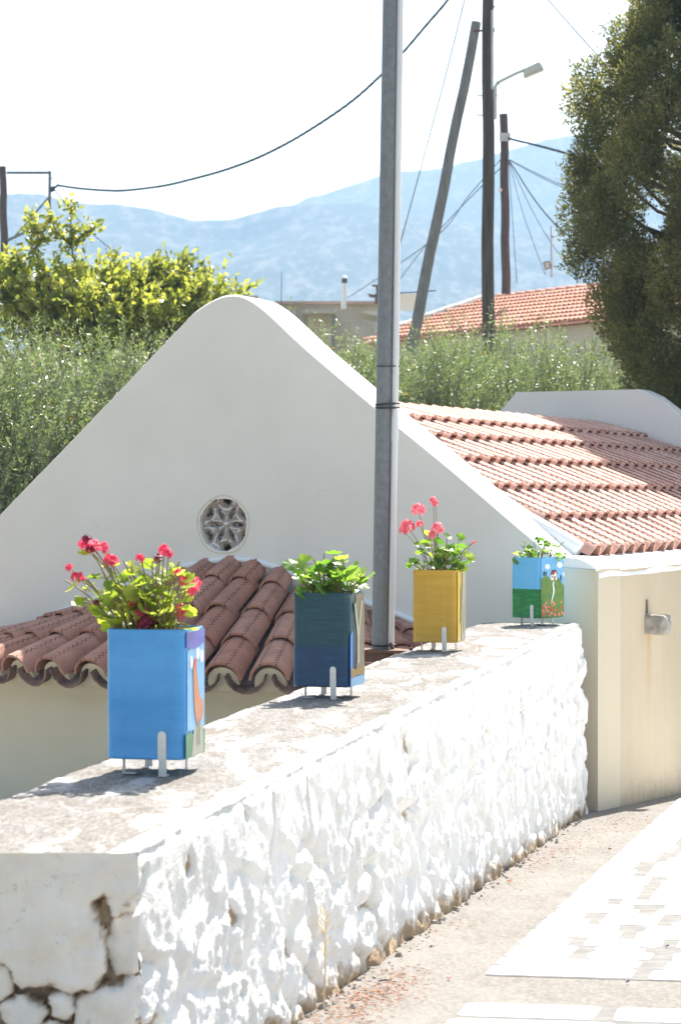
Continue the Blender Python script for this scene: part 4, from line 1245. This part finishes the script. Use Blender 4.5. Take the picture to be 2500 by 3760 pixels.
def plan_cable(name, label, pts, dA, dB, r, mat, twist=0, group=None, smooth_n=14):
    """a cable hanging in one vertical plane: ends dA and dB metres away"""
    uA, uB = pts[0][0], pts[-1][0]
    A = Vector(((uA - 1250) / F * dA, dA)); B = Vector(((uB - 1250) / F * dB, dB)); D = B - A
    w = []
    for u, v in pts:
        k = (u - 1250) / F
        # A.x + t D.x = k (A.y + t D.y)
        t_ = (k * A.y - A.x) / (D.x - k * D.y)
        y = A.y + t_ * D.y
        w.append(Vector((A.x + t_ * D.x, y, EYE + (1820 - v) / F * y)))
    cur = []
    m = len(w)
    for i in range(m - 1):
        q0, q1, q2, q3 = w[max(i - 1, 0)], w[i], w[i + 1], w[min(i + 2, m - 1)]
        for k in range(smooth_n):
            t = k / smooth_n
            cur.append(.5 * ((2 * q1) + (q2 - q0) * t + (2 * q0 - 5 * q1 + 4 * q2 - q3) * t * t + (3 * q1 - q0 - 3 * q2 + q3) * t ** 3))
    cur.append(w[-1])
    o = cur[0].copy(); mb = MB()
    if twist:
        # dense resample then wind strands round each other
        dense = []
        for i in range(len(cur) - 1):
            nseg = max(1, int((cur[i + 1] - cur[i]).length / (twist / 8)))
            dense += [cur[i].lerp(cur[i + 1], k / nseg) for k in range(nseg)]
        s_ = 0; ang = []
        for i in range(len(dense)):
            if i: s_ += (dense[i] - dense[i - 1]).length
            ang.append(s_ / twist * 2 * math.pi)
        for ph in (0, 2.09, 4.19):
            mb.tube([p + Vector((0.3, 0, 1)).normalized() * (r * .9 * math.sin(a + ph)) + Vector((0, 1, 0)) * (r * .9 * math.cos(a + ph)) - o for p, a in zip(dense, ang)], r * .75, 5)
    else:
        mb.tube([p - o for p in cur], r, 5)
    ob = mb.build(name, mat, None, 60); ob.location = o
    return tag(ob, label, 'cable', group)
plan_cable('twisted_cable', 'thick twisted black cable sagging from the left pole up past the steel post', [(214, 682), (300, 694), (400, 701), (470, 700), (600, 684), (700, 661), (820, 628), (940, 584), (1060, 525), (1180, 452), (1290, 375), (1380, 296), (1470, 205), (1560, 100), (1645, 0), (1770, -170)], 71.8, 43.2, .023, CABLE, 1.1)
plan_cable('overhead_wire', 'thin pale wire slanting down left of the wooden strut', [(1712, -30), (1640, 260), (1560, 560), (1466, 905)], 43, 58, .011, WIRE)
plan_cable('overhead_wire', 'thin bluish wire crossing the sky down into the tall cypress', [(1990, -20), (2100, 105), (2230, 250)], 30, 26, .007, WIRE)
WG = 'wires of the brown pole'
plan_cable('overhead_wire', 'thick black wire leaving the brown pole just below its top', [(1860, 508), (1900, 519), (1960, 533), (2090, 569), (2300, 640)], 66, 50, .021, CABLE, 1.2, WG)
plan_cable('overhead_wire', 'dark drooping wire from the brown pole down to the cypress edge', [(1858, 580), (1890, 625), (1940, 705), (2000, 785), (2070, 855), (2160, 922), (2300, 1000)], 66, 48, .019, CABLE, 0, WG)
plan_cable('overhead_wire', 'upper of two thin wires running right from the brown pole', [(1870, 588), (1960, 634), (2080, 690), (2250, 760)], 66, 58, .010, WIRE, 0, WG)
plan_cable('overhead_wire', 'lower of two thin wires running right from the brown pole', [(1868, 590), (1960, 640), (2080, 698), (2250, 775)], 66, 58, .010, WIRE, 0, WG)
plan_cable('overhead_wire', 'thin wire dropping almost straight from the brown pole to the roof', [(1866, 590), (1878, 780), (1896, 1040)], 66, 64, .009, WIRE, 0, WG)
plan_cable('overhead_wire', 'thin wire fanning from the brown pole to the roof below', [(1868, 600), (1920, 790), (2000, 1010)], 66, 64, .009, WIRE, 0, WG)
plan_cable('overhead_wire', 'thin wire fanning widest from the brown pole toward the floodlight roof', [(1870, 600), (1950, 770), (2020, 890), (2115, 1020)], 66, 64, .009, WIRE, 0, WG)
plan_cable('overhead_wire', 'steeper wire from brown pole down left across the strut', [(1843, 612), (1760, 692), (1660, 795), (1560, 905), (1465, 1030)], 66, 90, .014, WIRE, 0, WG)
plan_cable('overhead_wire', 'shallower wire from brown pole down left behind the steel post', [(1843, 580), (1720, 720), (1600, 870), (1330, 1060), (1180, 1150)], 66, 100, .013, WIRE, 0, WG)
plan_cable('overhead_wire', 'thin wire falling from the left pole frame to the orchard', [(205, 700), (260, 770), (330, 850), (470, 960), (600, 1040)], 72, 90, .016, WIRE)

# ------------------------------------------------------------------ houses behind
HD = Vector((-.55, .835, 0)); HNn = Vector((.835, .55, 0))
E0 = at(2100, 1187, 60)
house = thing('tiled_house', 'old house with a weathered orange clay tiled roof behind the olives', 'house', (E0.x, E0.y, 0))
W_, RISE = 4.4, 1.40
def hp(s, w, z): q = HD * s + HNn * w; return Vector((q.x, q.y, z))
EZ = E0.z
s0, s1 = -5.0, 9.6
def rz_(w): return EZ + RISE * w / W_
MB().prism([hp(s1 - .1, .25, EZ - 3.4), hp(s1 - .1, 2 * W_ - .25, EZ - 3.4), hp(s1 - .1, 2 * W_ - .25, EZ - .02), hp(s1 - .1, W_, EZ + RISE - .1), hp(s1 - .1, .25, EZ - .02)], -HD, s1 - s0 - .2).build('wall', FACADE, house)
MB().add([hp(s0, 0, EZ - .02), hp(s1, 0, EZ - .02), hp(s1, W_, EZ + RISE - .02), hp(s0, W_, EZ + RISE - .02), hp(s0, 2 * W_, EZ - .02), hp(s1, 2 * W_, EZ - .02)], [(0, 1, 2, 3), (3, 2, 5, 4)]).build('roof_deck', M_plain("old_tile_bed", (.33, .14, .08), (.42, .2, .12), 5, .9), house)
NCR = 9; PT = .19
hn = Vector((-HNn.x * RISE, -HNn.y * RISE, W_)).normalized(); hdn = Vector((-HNn.x * W_, -HNn.y * W_, -RISE)).normalized()
tl = math.hypot(W_, RISE) / NCR
ht = tile_me('roof_tile', tl + .06, .13, .155, .02, 4, 150)
cells = []
for k in range(NCR):
    for c in range(int((s1 - s0) / PT)):
        cells.append((abs(k - 0), c, k))
cells = [(s0 + PT * (c + .5), k) for _, c, k in cells]
def tile_uv(s, k):
    w = W_ * (NCR - k) / NCR
    return w
vis = []
rest = []
for s, k in cells:
    w = W_ * (NCR - k) / NCR
    q = hp(s, w - .3, rz_(w)) + Vector((E0.x, E0.y, 0))
    u = 1250 + F * q.x / q.y
    (vis if 1440 < u < 2230 else rest).append((q.y, s, k))
vis.sort()
rest += vis[300:]; vis = vis[:300]
random.seed(31)
for _, s, k in vis:
    w = W_ * (NCR - k) / NCR
    place('roof_tile', ht, OLD_TILE, house, hp(s, w, rz_(w) + .03), hdn, hn, .12, .03)
mb = MB()
for _, s, k in rest:
    w = W_ * (NCR - k) / NCR
    x = hdn.cross(hn)
    y = (hdn + hn * .12).normalized(); z = x.cross(y)
    Mx = Matrix((x, y, z)).transposed().to_4x4(); Mx.translation = hp(s, w, rz_(w) + .03)
    mb.add([Mx @ v.co for v in ht.vertices], [tuple(p.vertices) for p in ht.polygons])
if mb.v: tag(mb.build('roof_tile_rest', OLD_TILE, house, 50), kind='stuff')
rt = tile_me('ridge_tile', .52, .21, .26, .02, 6, 170)
s = s0
while s < s1 - .3:
    place('ridge_tile', rt, OLD_TILE, house, hp(s, W_, EZ + RISE + .02), HD, Vector((0, 0, 1)), .07, .03); s += .46
vm = MB(); pts = [hp(s1 - .08 + .06 * noise.noise(Vector((k, 0, 3))), W_ * k / 10, rz_(W_ * k / 10) + .05) for k in range(3, 11)]
vm.tube(pts, [.17 + .06 * noise.noise(Vector((k * 1.3, 4, 0))) for k in range(8)], 8); vm.build('verge_mortar', GREY_MORTAR, house, 60)

flat = thing('flat_roof_house', 'low flat roofed house with a rusty roof edge behind the olive trees', 'house', at(1200, 1250, 78))
fo = at(1200, 1250, 78)
def fbox(u0, v0, u1, v1, d, depth, nm, mat):
    a, b = at(u0, v0, d) - fo, at(u1, v1, d) - fo
    MB().box(((a.x + b.x) / 2, a.y + depth / 2, (a.z + b.z) / 2), (abs(b.x - a.x), depth, abs(a.z - b.z))).build(nm, mat, flat)
fbox(1020, 1112, 1392, 1300, 80, 6, 'wall', OLD_WALL)
fbox(1010, 1106, 1400, 1117, 79.7, 6.6, 'roof_edge', M_plain("rusty_edge", (.34, .22, .17), (.46, .34, .27), .7, .9))
fbox(1110, 1136, 1235, 1150, 77.5, 2.2, 'canopy', OLD_WALL)
fbox(1130, 1150, 1215, 1300, 78.6, 1.2, 'front_wall', FACADE)
fbox(1216, 1150, 1232, 1300, 78.0, .4, 'pillar', M_plain("dark_concrete", (.22, .21, .21), None))
shed = tag(MB().prism([at(u, v, 74) for u, v in ((1325, 1148), (1340, 1140), (1388, 1144), (1430, 1160), (1430, 1260), (1372, 1260), (1385, 1160))], (0, 1, 0), 2.5).build('grey_shed', GREY_MORTAR), 'grey concrete shed roof between the steel post and the flat roofed house', 'shed')
ch = thing('chimney_pipe', 'white metal chimney pipe with a dark cowl on the flat roof', 'chimney', at(1263, 1130, 79))
co = at(1263, 1130, 79)
MB().tube([at(1261, 1135, 79) - co, at(1264, 1040, 79) - co], .085, 12).build('pipe', PVC, ch, 60)
MB().tube([at(1264, 1041, 79) - co, at(1265, 1024, 79) - co], .09, 12).build('cowl', M_plain("dark_steel", (.07, .07, .08), None), ch, 60)
MB().tube([at(1265, 1024, 79) - co, at(1265, 1020, 79) - co, at(1265, 1013, 79) - co], [.115, .11, .03], 12).build('cap', STRAP, ch, 60)
ch2 = thing('chimney_pipe', 'white chimney pipe with a round cowl above the yellow-green tree', 'chimney', at(776, 1120, 76))
co = at(776, 1120, 76)
MB().tube([at(776, 1120, 76) - co, at(776, 1008, 76) - co], .10, 12).build('pipe', PVC, ch2, 60)
bm = bmesh.new(); bmesh.ops.create_uvsphere(bm, u_segments=14, v_segments=10, radius=.13)
bmesh.ops.translate(bm, verts=bm.verts, vec=at(776, 994, 76) - co); me = bpy.data.meshes.new('cowl'); bm.to_mesh(me); bm.free(); smooth(me, None)
link_mesh('cowl', me, M_plain("cowl_steel", (.35, .35, .36), (.2, .2, .2), 9, .35, .7), ch2)
lowh = thing('low_house', 'low white house mostly hidden behind the yellow-green tree', 'house', at(800, 1200, 77))
lo_ = at(800, 1200, 77)
MB().box(at(800, 1200, 78.5) - lo_, (2.6, 3, 1.6)).build('wall', FACADE, lowh)
MB().box(at(800, 1108, 78.5) - lo_, (2.8, 3.3, .12)).build('roof_slab', OLD_WALL, lowh)
ah = thing('antenna', 'bent aerial with a rusty boom beside the round chimney cowl', 'antenna', at(868, 1110, 77)); ao = at(868, 1110, 77)
MB().tube([at(866, 1110, 77) - ao, at(868, 1015, 77) - ao], .022, 6).build('mast', WIRE, ah)
MB().tube([at(795, 1018, 77) - ao, at(870, 1030, 77) - ao], .016, 6).build('boom', RUST, ah)
for u in (800, 815, 830, 845, 858): MB().tube([at(u, 1012 + (u - 795) * .16, 77) - ao, at(u, 1025 + (u - 795) * .16, 77) - ao], .008, 5).build('element', WIRE, ah)
for u, v0, v1, lb in ((726, 1100, 912, 'thin aerial rod rising from behind the yellow-green tree'), (1033, 1115, 1000, 'thin aerial rod at the left end of the flat roof')):
    o = at(u, v0, 77); tag(MB().tube([Vector((0, 0, 0)), at(u + 2, v1, 77) - o], [.014, .008], 5).build('aerial_rod', WIRE), lb, 'antenna').location = o
vane = thing('roof_vent', 'rusty iron smoke vent with a bent plate beside the steel post', 'vent', at(1382, 1112, 78)); vo = at(1382, 1112, 78)
MB().box(at(1385, 1098, 78) - vo, (.16, .16, .30)).build('stack', RUST, vane)
MB().prism([at(u, v, 78) - vo for u, v in ((1350, 1078), (1372, 1083), (1392, 1073), (1394, 1088), (1372, 1092), (1358, 1090))], (0, 1, 0), .2).build('lower_plate', RUST, vane)
MB().box(at(1382, 1050, 78) - vo, (.30, .2, .05)).build('upper_plate', RUST, vane); MB().tube([at(1385, 1085, 78) - vo, at(1384, 1052, 78) - vo], .045, 6).build('stem', RUST, vane)
fn = thing('metal_gate', 'pale ribbed metal sheet fence between steel post and wooden strut', 'fence', at(1490, 1140, 70)); go = at(1490, 1140, 70)
for k in range(13):
    u = 1452 + k * 7.4; MB().bar(at(u, 1142, 70) - go, at(u, 1080, 70) - go, .052, .03, (0, 1, 0)).build('slat', M_plain("pale_metal", (.70, .66, .56), None) if k == 0 else bpy.data.materials['pale_metal'], fn)
MB().bar(at(1448, 1078, 69.95) - go, at(1600, 1068, 69.95) - go, .03, .03).build('rail', WIRE, fn)
fd = thing('floodlight', 'small floodlight on a grey mast above the tiled roof', 'floodlight', at(2023, 1015, 63)); do = at(2023, 1015, 63)
MB().tube([at(2024, 1020, 63) - do, at(2021, 830, 63) - do], [.032, .022], 8).build('mast', LAMP_GREY, fd, 60)
me = MB().prism([at(u, v, 62.8) - do for u, v in ((1992, 962), (2016, 958), (2022, 985), (2000, 992))], (0, 1, 0), .12).mesh('lamp_box'); bevel_mesh(me, .012, 1); link_mesh('lamp_box', me, M_plain("flood_grey", (.12, .12, .12), None), fd)
MB().prism([at(u, v, 62.79) - do for u, v in ((1996, 966), (2013, 963), (2018, 983), (2002, 988))], (0, -1, 0), .01).build('glass', LAMP_GLASS, fd)
MB().tube([at(2008, 975, 62.9) - do, at(2024, 972, 63) - do], .015, 6).build('bracket', RUST, fd)

# ------------------------------------------------------------------ trees
def unit(a): return a / np.linalg.norm(a, axis=-1, keepdims=True)
def leaf_cloud(name, P_, D_, L_, W_l, tint, mat, parent, up=None, fold=.0):
    n = len(P_)
    D_ = unit(D_)
    rnd = rng.normal(size=(n, 3)) if up is None else rng.normal(size=(n, 3)) * .6 + up
    B = unit(np.cross(D_, rnd)); 
    Nn = np.cross(B, D_)
    L_ = L_[:, None]; W_l = W_l[:, None]
    V = np.stack([P_, P_ + D_ * L_ * .45 + B * W_l * .5 + Nn * L_ * .05, P_ + D_ * L_, P_ + D_ * L_ * .45 - B * W_l * .5 + Nn * L_ * .05], 1).reshape(-1, 3)
    Q = np.arange(4 * n).reshape(n, 4)
    me = np_mesh(name, V, Q, False, None, {'tint': tint})
    o = link_mesh(name, me, mat, parent)
    o['kind'] = 'stuff'
    return o
OLIVE = M_leaf("olive_leaf", [(0, (.09, .115, .055)), (.45, (.165, .195, .10)), (.8, (.24, .27, .155)), (.95, (.31, .335, .22)), (1, (.45, .26, .05))], (1.5, 1.7, .9), .42, 'attr', .34, (.21, .25, .17), .45)
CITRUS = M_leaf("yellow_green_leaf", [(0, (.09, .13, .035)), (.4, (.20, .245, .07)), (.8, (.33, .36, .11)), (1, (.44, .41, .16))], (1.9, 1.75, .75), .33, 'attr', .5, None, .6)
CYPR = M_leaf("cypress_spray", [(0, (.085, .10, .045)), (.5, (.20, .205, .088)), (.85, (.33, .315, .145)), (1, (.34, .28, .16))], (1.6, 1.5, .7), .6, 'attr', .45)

def shoots(n_sh, crown, hgt, leaf_n, L0, W0, spread, upw):
    """crown: list of (centre, radii); returns arrays of leaves on upward-growing shoots"""
    cs = np.array([c[0] for c in crown]); rs = np.array([c[1] for c in crown])
    vol = rs.prod(1); pick = rng.choice(len(crown), n_sh, p=vol / vol.sum())
    u = unit(rng.normal(size=(n_sh, 3))) * (rng.random((n_sh, 1)) ** .42)
    base = cs[pick] + u * rs[pick]
    d = unit(u * spread + np.array([0, 0, upw]) + rng.normal(size=(n_sh, 3)) * .28)
    bend = rng.normal(size=(n_sh, 3)) * .25
    ln = hgt * (.5 + rng.random(n_sh))
    shade = rng.random(n_sh)
    t = (np.arange(leaf_n) + .3) / leaf_n
    Ps, Ds, Ts = [], [], []
    for k in range(leaf_n):
        tt = t[k]
        p = base + d * (ln * tt)[:, None] + bend * ((ln * tt * tt)[:, None])
        side = unit(rng.normal(size=(n_sh, 3)))
        dd = d * .75 + side * .9
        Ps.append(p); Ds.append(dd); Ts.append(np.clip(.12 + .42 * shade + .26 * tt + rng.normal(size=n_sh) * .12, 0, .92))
    P_ = np.concatenate(Ps); D_ = np.concatenate(Ds); T_ = np.concatenate(Ts)
    n = len(P_)
    T_[rng.random(n) < .005] = 1.0
    return P_, D_, L0 * (.7 + .6 * rng.random(n)), W0 * (.75 + .5 * rng.random(n)), T_, base, d, ln

def limbs(mb, base, tips, r0, rs):
    for tp in tips:
        tp = Vector(tp); m = base.lerp(tp, .45) + Vector((rs.uniform(-.15, .15), rs.uniform(-.15, .15), .12))
        cur = [base * (1 - t) ** 2 + m * 2 * t * (1 - t) + tp * t * t for t in [k / 6 for k in range(7)]]
        mb.tube(cur, [r0 * (1 - .85 * k / 6) for k in range(7)], 6)

def tree(name, label, x, y, crown, bark, leafmat, n_sh, hgt, leaf_n, L0, W0, spread, upw, group, trunk_r=.12, seed=1, zb=None):
    z = ground_z(x, y) if zb is None else zb
    rs = random.Random(seed)
    root = thing(name, label, 'tree', (x, y, z), 0, group)
    mb = MB(); fork = Vector((rs.uniform(-.1, .1), rs.uniform(-.1, .1), .9))
    mb.tube([(0, 0, -.1), (.03, .02, .4), fork], [trunk_r * 1.3, trunk_r, trunk_r * .8], 10)
    tips = []
    for c, r in crown:
        for k in range(4): tips.append((c[0] + rs.uniform(-.7, .7) * r[0], c[1] + rs.uniform(-.7, .7) * r[1], c[2] + rs.uniform(-.3, .7) * r[2]))
    limbs(mb, fork, tips, trunk_r * .55, rs)
    mb.build('trunk', bark, root, 60)
    P_, D_, L_, Wl, T_, b, d, ln = shoots(n_sh, crown, hgt, leaf_n, L0, W0, spread, upw)
    leaf_cloud('crown', P_, D_, L_, Wl, T_, leafmat, root)
    tw = MB()
    for i in range(0, n_sh, 4):
        p = Vector(b[i]); e = p + Vector(d[i]) * float(ln[i])
        tw.tube([p, e], [.006, .002], 3, False)
    o = tw.build('twigs', bark, root); o['kind'] = 'stuff'
    return root
OG = 'olive trees around the chapel'
def olive(label, u, d, vtop, rx, n, seed, hh=None):
    n = int(n * 1.35)
    x = (u - 1250) / F * d; zt = EYE + (1820 - vtop) / F * d; g = ground_z(x, d)
    H = zt - g - .25
    rs = random.Random(seed)
    crown = [((0, 0, H * .60), (rx, rx * .8, H * .36))]
    for k in range(5):
        a = rs.uniform(0, 6.28)
        crown.append(((math.cos(a) * rx * .6, math.sin(a) * rx * .5, H * rs.uniform(.45, .82)), (rx * .5, rx * .45, H * .17)))
    tree('olive_tree', label, x, d, crown, GREY_BARK, OLIVE, int(n * 1.25), .40, 26, .052, .0135, .7, 1.0, OG, .13, seed)
olive('olive tree at the left edge, its crown reaching down beside the gable foot', -150, 20.5, 1120, 1.25, 1500, 1)
olive('olive tree right behind the left slope of the white gable, below the yellow-green tree', 270, 22.0, 1150, 1.15, 1500, 2)
olive('olive tree hidden mostly by the gable top', 640, 24.0, 1215, 1.2, 1000, 3)
olive('olive tree peeking above the gable right slope, left of the steel post', 1170, 26.0, 1120, .95, 1100, 4)
olive('olive tree immediately right of the steel post', 1560, 27.5, 1185, 1.25, 1500, 5)
olive('olive tree below the thick wooden pole, in front of the tiled house', 1830, 29.0, 1140, 1.25, 1500, 6)
olive('olive tree beside the cypress above the rear parapet', 2150, 28.0, 1150, 1.2, 1400, 7)
olive('olive tree seen in the dip between gable and steel post', 1360, 30.5, 1240, 1.2, 900, 8)
# yellow-green tree at left
xg, dg = (360 - 1250) / F * 30, 30.0
def cg(u, v, rx, rz, dy=0): q = at(u, v, 30 + dy); return ((q.x - xg, dy, q.z - ground_z(xg, dg)), (rx, rx * .9, rz))
cit_crown = [cg(80, 1130, .55, .36), cg(280, 1130, .6, .38, .3), cg(480, 1120, .6, .36), cg(650, 1130, .55, .34, .2), cg(770, 1120, .4, .22), cg(170, 1010, .22, .16, -.2), cg(340, 1050, .35, .16), cg(560, 1040, .3, .14), cg(690, 1045, .28, .12), cg(-60, 1090, .6, .4), cg(400, 1190, 1.1, .4)]
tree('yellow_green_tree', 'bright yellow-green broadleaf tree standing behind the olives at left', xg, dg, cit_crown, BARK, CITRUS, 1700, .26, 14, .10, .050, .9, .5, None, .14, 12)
# long leader shoots reaching above it
cit = [o for o in bpy.data.objects if o.name.startswith('yellow_green_tree')][0]
co = Vector(cit.location)
Ps, Ds, Ts = [], [], []
rs = random.Random(6)
for pts in ([(300, 1010), (268, 930), (262, 850), (262, 760)], [(262, 900), (300, 870), (345, 840)], [(262, 900), (215, 860), (185, 800)], [(140, 1000), (120, 920), (115, 810)], [(125, 920), (160, 880), (150, 850)], [(430, 1010), (420, 960)], [(670, 1000), (672, 955)], [(560, 1000), (575, 965)], [(90, 1000), (60, 930)]):
    w = [at(u, v, 30) - co for u, v in pts]
    ldm = MB(); ldm.tube(w, [.018 - .012 * k / (len(w) - 1) for k in range(len(w))], 5); ldm.build('leader_shoot', BARK, cit, 60)
    for i in range(len(w) - 1):
        for k in range(48):
            p = w[i].lerp(w[i + 1], rs.random()); Ps.append(p + Vector((rs.gauss(0, .04), rs.gauss(0, .04), rs.gauss(0, .04)))); Ds.append((rs.gauss(0, 1), rs.gauss(0, 1), rs.gauss(.5, .6))); Ts.append(rs.random())
    for k in range(40): Ps.append(w[-1] + Vector((rs.gauss(0, .055), rs.gauss(0, .055), rs.gauss(0, .07)))); Ds.append((rs.gauss(0, 1), rs.gauss(0, 1), rs.gauss(.6, .6))); Ts.append(rs.random())
n = len(Ps)
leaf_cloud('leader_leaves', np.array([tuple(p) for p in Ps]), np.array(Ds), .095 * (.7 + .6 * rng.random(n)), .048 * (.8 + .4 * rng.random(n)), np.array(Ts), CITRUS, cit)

# tall dark cypress at right
CD = 23.6
cyx = (2620 - 1250) / F * CD; cyg = ground_z(cyx, CD)
cyp = thing('cypress_tree', 'tall dense dark green cypress at the right edge behind the chapel', 'tree', (cyx, CD, cyg))
rad_prof = [(1.0, .3), (2.0, .55), (2.8, .68), (3.3, .76), (4.04, .98), (4.6, 1.22), (5.17, 1.38), (5.7, 1.34), (6.33, 1.16), (7.03, .76), (7.6, .48), (8.2, .2), (8.5, .1)]
def crad(z): return float(np.interp(z, [p[0] - .0 for p in rad_prof], [p[1] for p in rad_prof]))
mb = MB(); mb.tube([(0, 0, -.1), (.02, 0, 1.5), (-.03, .02, 4), (.02, 0, 6.5), (0, 0, 8.2)], [.2, .17, .13, .07, .02], 10)
rs = random.Random(77); cl = []
for k in range(440):
    z = 1.0 + 7.4 * (k + rs.random()) / 440
    a = k * 2.39996 + rs.uniform(-.3, .3)
    rr_ = crad(z) * (1 + .22 * noise.noise(Vector((math.cos(a) * 1.7, math.sin(a) * 1.7, z * 1.5))) + .05 * noise.noise(Vector((a, z * 5, 1)))) * (rs.uniform(.84, 1.06) if rs.random() < .8 else rs.uniform(.35, .8))
    p = Vector((math.cos(a) * rr_, math.sin(a) * rr_, z))
    cl.append((p, rs.uniform(.15, .27), rs.random()))
    if k % 2 == 0:
        b = Vector((0, 0, max(.5, z - rr_ * .55)))
        m = b.lerp(p, .55) + Vector((0, 0, -.12))
        mb.tube([b, m, p], [.032, .02, .007], 5)
mb.build('trunk', BARK, cyp, 60)
Ps, Ds, Ls, Ts = [], [], [], []
for p, r, sh in cl:
    n = int(1300 * (r / .21) ** 2)
    u = unit(rng.normal(size=(n, 3))) * (rng.random((n, 1)) ** .4)
    q = np.array(p) + u * np.array([r, r, r * 1.35])
    # ragged tips: a few tufts stick out of every clump
    tips_ = unit(rng.normal(size=(7, 3)) + np.array([0, 0, .5]))
    pk_ = rng.integers(0, 7, n); on_ = rng.random(n) < .22
    q[on_] = np.array(p) + tips_[pk_[on_]] * (r * (.6 + .85 * rng.random(on_.sum())))[:, None] + rng.normal(size=(on_.sum(), 3)) * .022
    out = np.array([p.x, p.y, 0]) / (math.hypot(p.x, p.y) + 1e-6)
    d = u * .7 + out * .35 + np.array([0, 0, .35]) + rng.normal(size=(n, 3)) * .45
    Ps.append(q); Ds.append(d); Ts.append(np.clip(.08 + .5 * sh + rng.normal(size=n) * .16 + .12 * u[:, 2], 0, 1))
P_ = np.concatenate(Ps); n = len(P_)
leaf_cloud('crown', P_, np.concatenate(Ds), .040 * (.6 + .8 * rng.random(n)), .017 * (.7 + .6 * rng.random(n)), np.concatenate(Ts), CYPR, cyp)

# ------------------------------------------------------------------ litter on the path
NEEDLE = M_leaf("dry_needles", [(0, (.30, .10, .05)), (.5, (.42, .17, .09)), (1, (.50, .30, .18))], (1, 1, 1), .9, 'attr', .05)
Ps, Ds = [], []
rs = random.Random(14)
def strip(u_along, off):      # point on the concrete strip beside the wall
    b = WA + WD * u_along + WN * (.03 + off)
    return on_ground(b.x, b.y, .0055)
for (ua, off, su, so_, n) in ((1.9, .12, .22, .06, 900), (1.55, .12, .15, .05, 350), (2.25, .13, .2, .05, 350), (6.3, .10, .5, .07, 420), (7.2, .18, .4, .08, 380), (8.6, .28, .5, .10, 450), (9.3, .6, .6, .12, 260), (4.0, .06, 1.6, .04, 300)):
    for k in range(int(n * .6)):
        o = abs(rs.gauss(off, so_)); q = strip(ua + rs.gauss(0, su), o)
        Ps.append(tuple(q)); Ds.append((rs.gauss(0, 1), rs.gauss(0, 1), rs.uniform(0, .12)))
n = len(Ps)
lc = leaf_cloud('dry_needles', np.array(Ps), np.array(Ds), .018 * (.5 + rng.random(n)), .0022 * (.8 + rng.random(n)), rng.random(n), NEEDLE, None, np.array([0, 0, 1.0]))
PEB = M_plain("pebble", (.42, .36, .29), (.62, .58, .52), 30, .95, rnd=.3)
mb = MB()
for k in range(170):
    ua = rs.uniform(.9, 9.2); o = abs(rs.gauss(.015, .03)); q = strip(ua, o); s_ = rs.choice((.004, .005, .007, .011)) * rs.uniform(.7, 1.3)
    vs = [Vector((math.cos(a) * s_ * rs.uniform(.7, 1.3), math.sin(a) * s_ * rs.uniform(.7, 1.3), -.003)) for a in (0, 1.05, 2.1, 3.14, 4.2, 5.2)]
    tp = [v * .55 + Vector((0, 0, s_ * rs.uniform(.6, 1.2))) for v in vs]
    mb.add([q + v for v in vs + tp], [(i, (i + 1) % 6, 6 + (i + 1) % 6, 6 + i) for i in range(6)] + [tuple(range(6, 12))])
tag(mb.build('pebbles', PEB), kind='stuff')
DRYLEAF = M_plain("dry_leaf", (.38, .12, .05), (.5, .2, .08), 40, .9)
PETALR = M_plain("fallen_petal", (.55, .06, .09), None, 4, .7)
def fallen(label, u, v, size, mat, cat, group=None, nm='fallen_leaf'):
    # find the point of the sloping path under this pixel
    k = (v - 1820) / F
    y = (EYE - .65 - .06 * 5.06) / (k - .06)
    x = (u - 1250) / F * y
    q = on_ground(x, y, .009)
    vs = [(0, 0, 0), (size * .5, size * .35, .006), (size, 0, .002), (size * .5, -size * .35, .008)]
    o = MB().add(vs + [(a, b, c + .0015) for a, b, c in vs], [(0, 1, 2, 3), (4, 5, 6, 7), (0, 1, 5, 4), (1, 2, 6, 5), (2, 3, 7, 6), (3, 0, 4, 7)]).build(nm, mat)
    o.location = q; o.rotation_euler = (0, 0, (u * 7 % 63) / 10)
    tag(o, label, cat, group)
fallen('curled orange-brown leaf lying alone on the concrete strip', 1875, 3248, .03, DRYLEAF, 'leaf')
fallen('dark curled leaf on the concrete strip near the chapel corner', 2246, 3126, .025, M_plain("dark_leaf", (.16, .09, .06), None), 'leaf')
fallen('red petal lying on the concrete near the first paving stones', 1645, 3605, .022, PETALR, 'petal', None, 'fallen_petal')
fallen('dark petal on the joint of the white paving', 2440, 3489, .022, M_plain("plum_petal", (.14, .07, .2), None), 'petal', None, 'fallen_petal')
fallen('brown leaf at the wall foot by the red needles', 1320, 3660, .024, DRYLEAF, 'leaf')
fallen('small violet petal on the cross band of concrete', 2296, 3622, .018, bpy.data.materials['plum_petal'], 'petal', None, 'fallen_petal')
k = (3615 - 1820) / F; y = (EYE - .65 - .06 * 5.06) / (k - .06)
tq = on_ground((1390 - 1250) / F * y, y, .008)
o = MB().tube([(0, 0, .002), (.02, .002, .004), (.036, .006, .003)], [.003, .0035, .002], 6).build('twig', WOOD_GREY); o.location = tq
tag(o, 'short grey twig on the patch of red needles', 'twig')
# dry stalk growing from the foot of the wall
DRY = M_plain("dry_stalk", (.62, .48, .28), (.72, .60, .40), 20, .9)
sb = strip(1.72, .02); st = thing('dry_stalk', 'dry straw coloured weed stalk against the whitewashed wall', 'weed', sb)
MB().tube([(0, 0, 0), (.004, .004, .10), (.002, .01, .20), (.012, .012, .27)], [.003, .0026, .002, .001], 5).build('stem', DRY, st)
for k in range(16):
    z = .14 + .13 * k / 16; a = k * 2.4
    MB().bar((.003, .008, z), (.003 + math.cos(a) * .022, .008 + math.sin(a) * .022, z + .024), .004, .0016).build('blade', DRY, st)
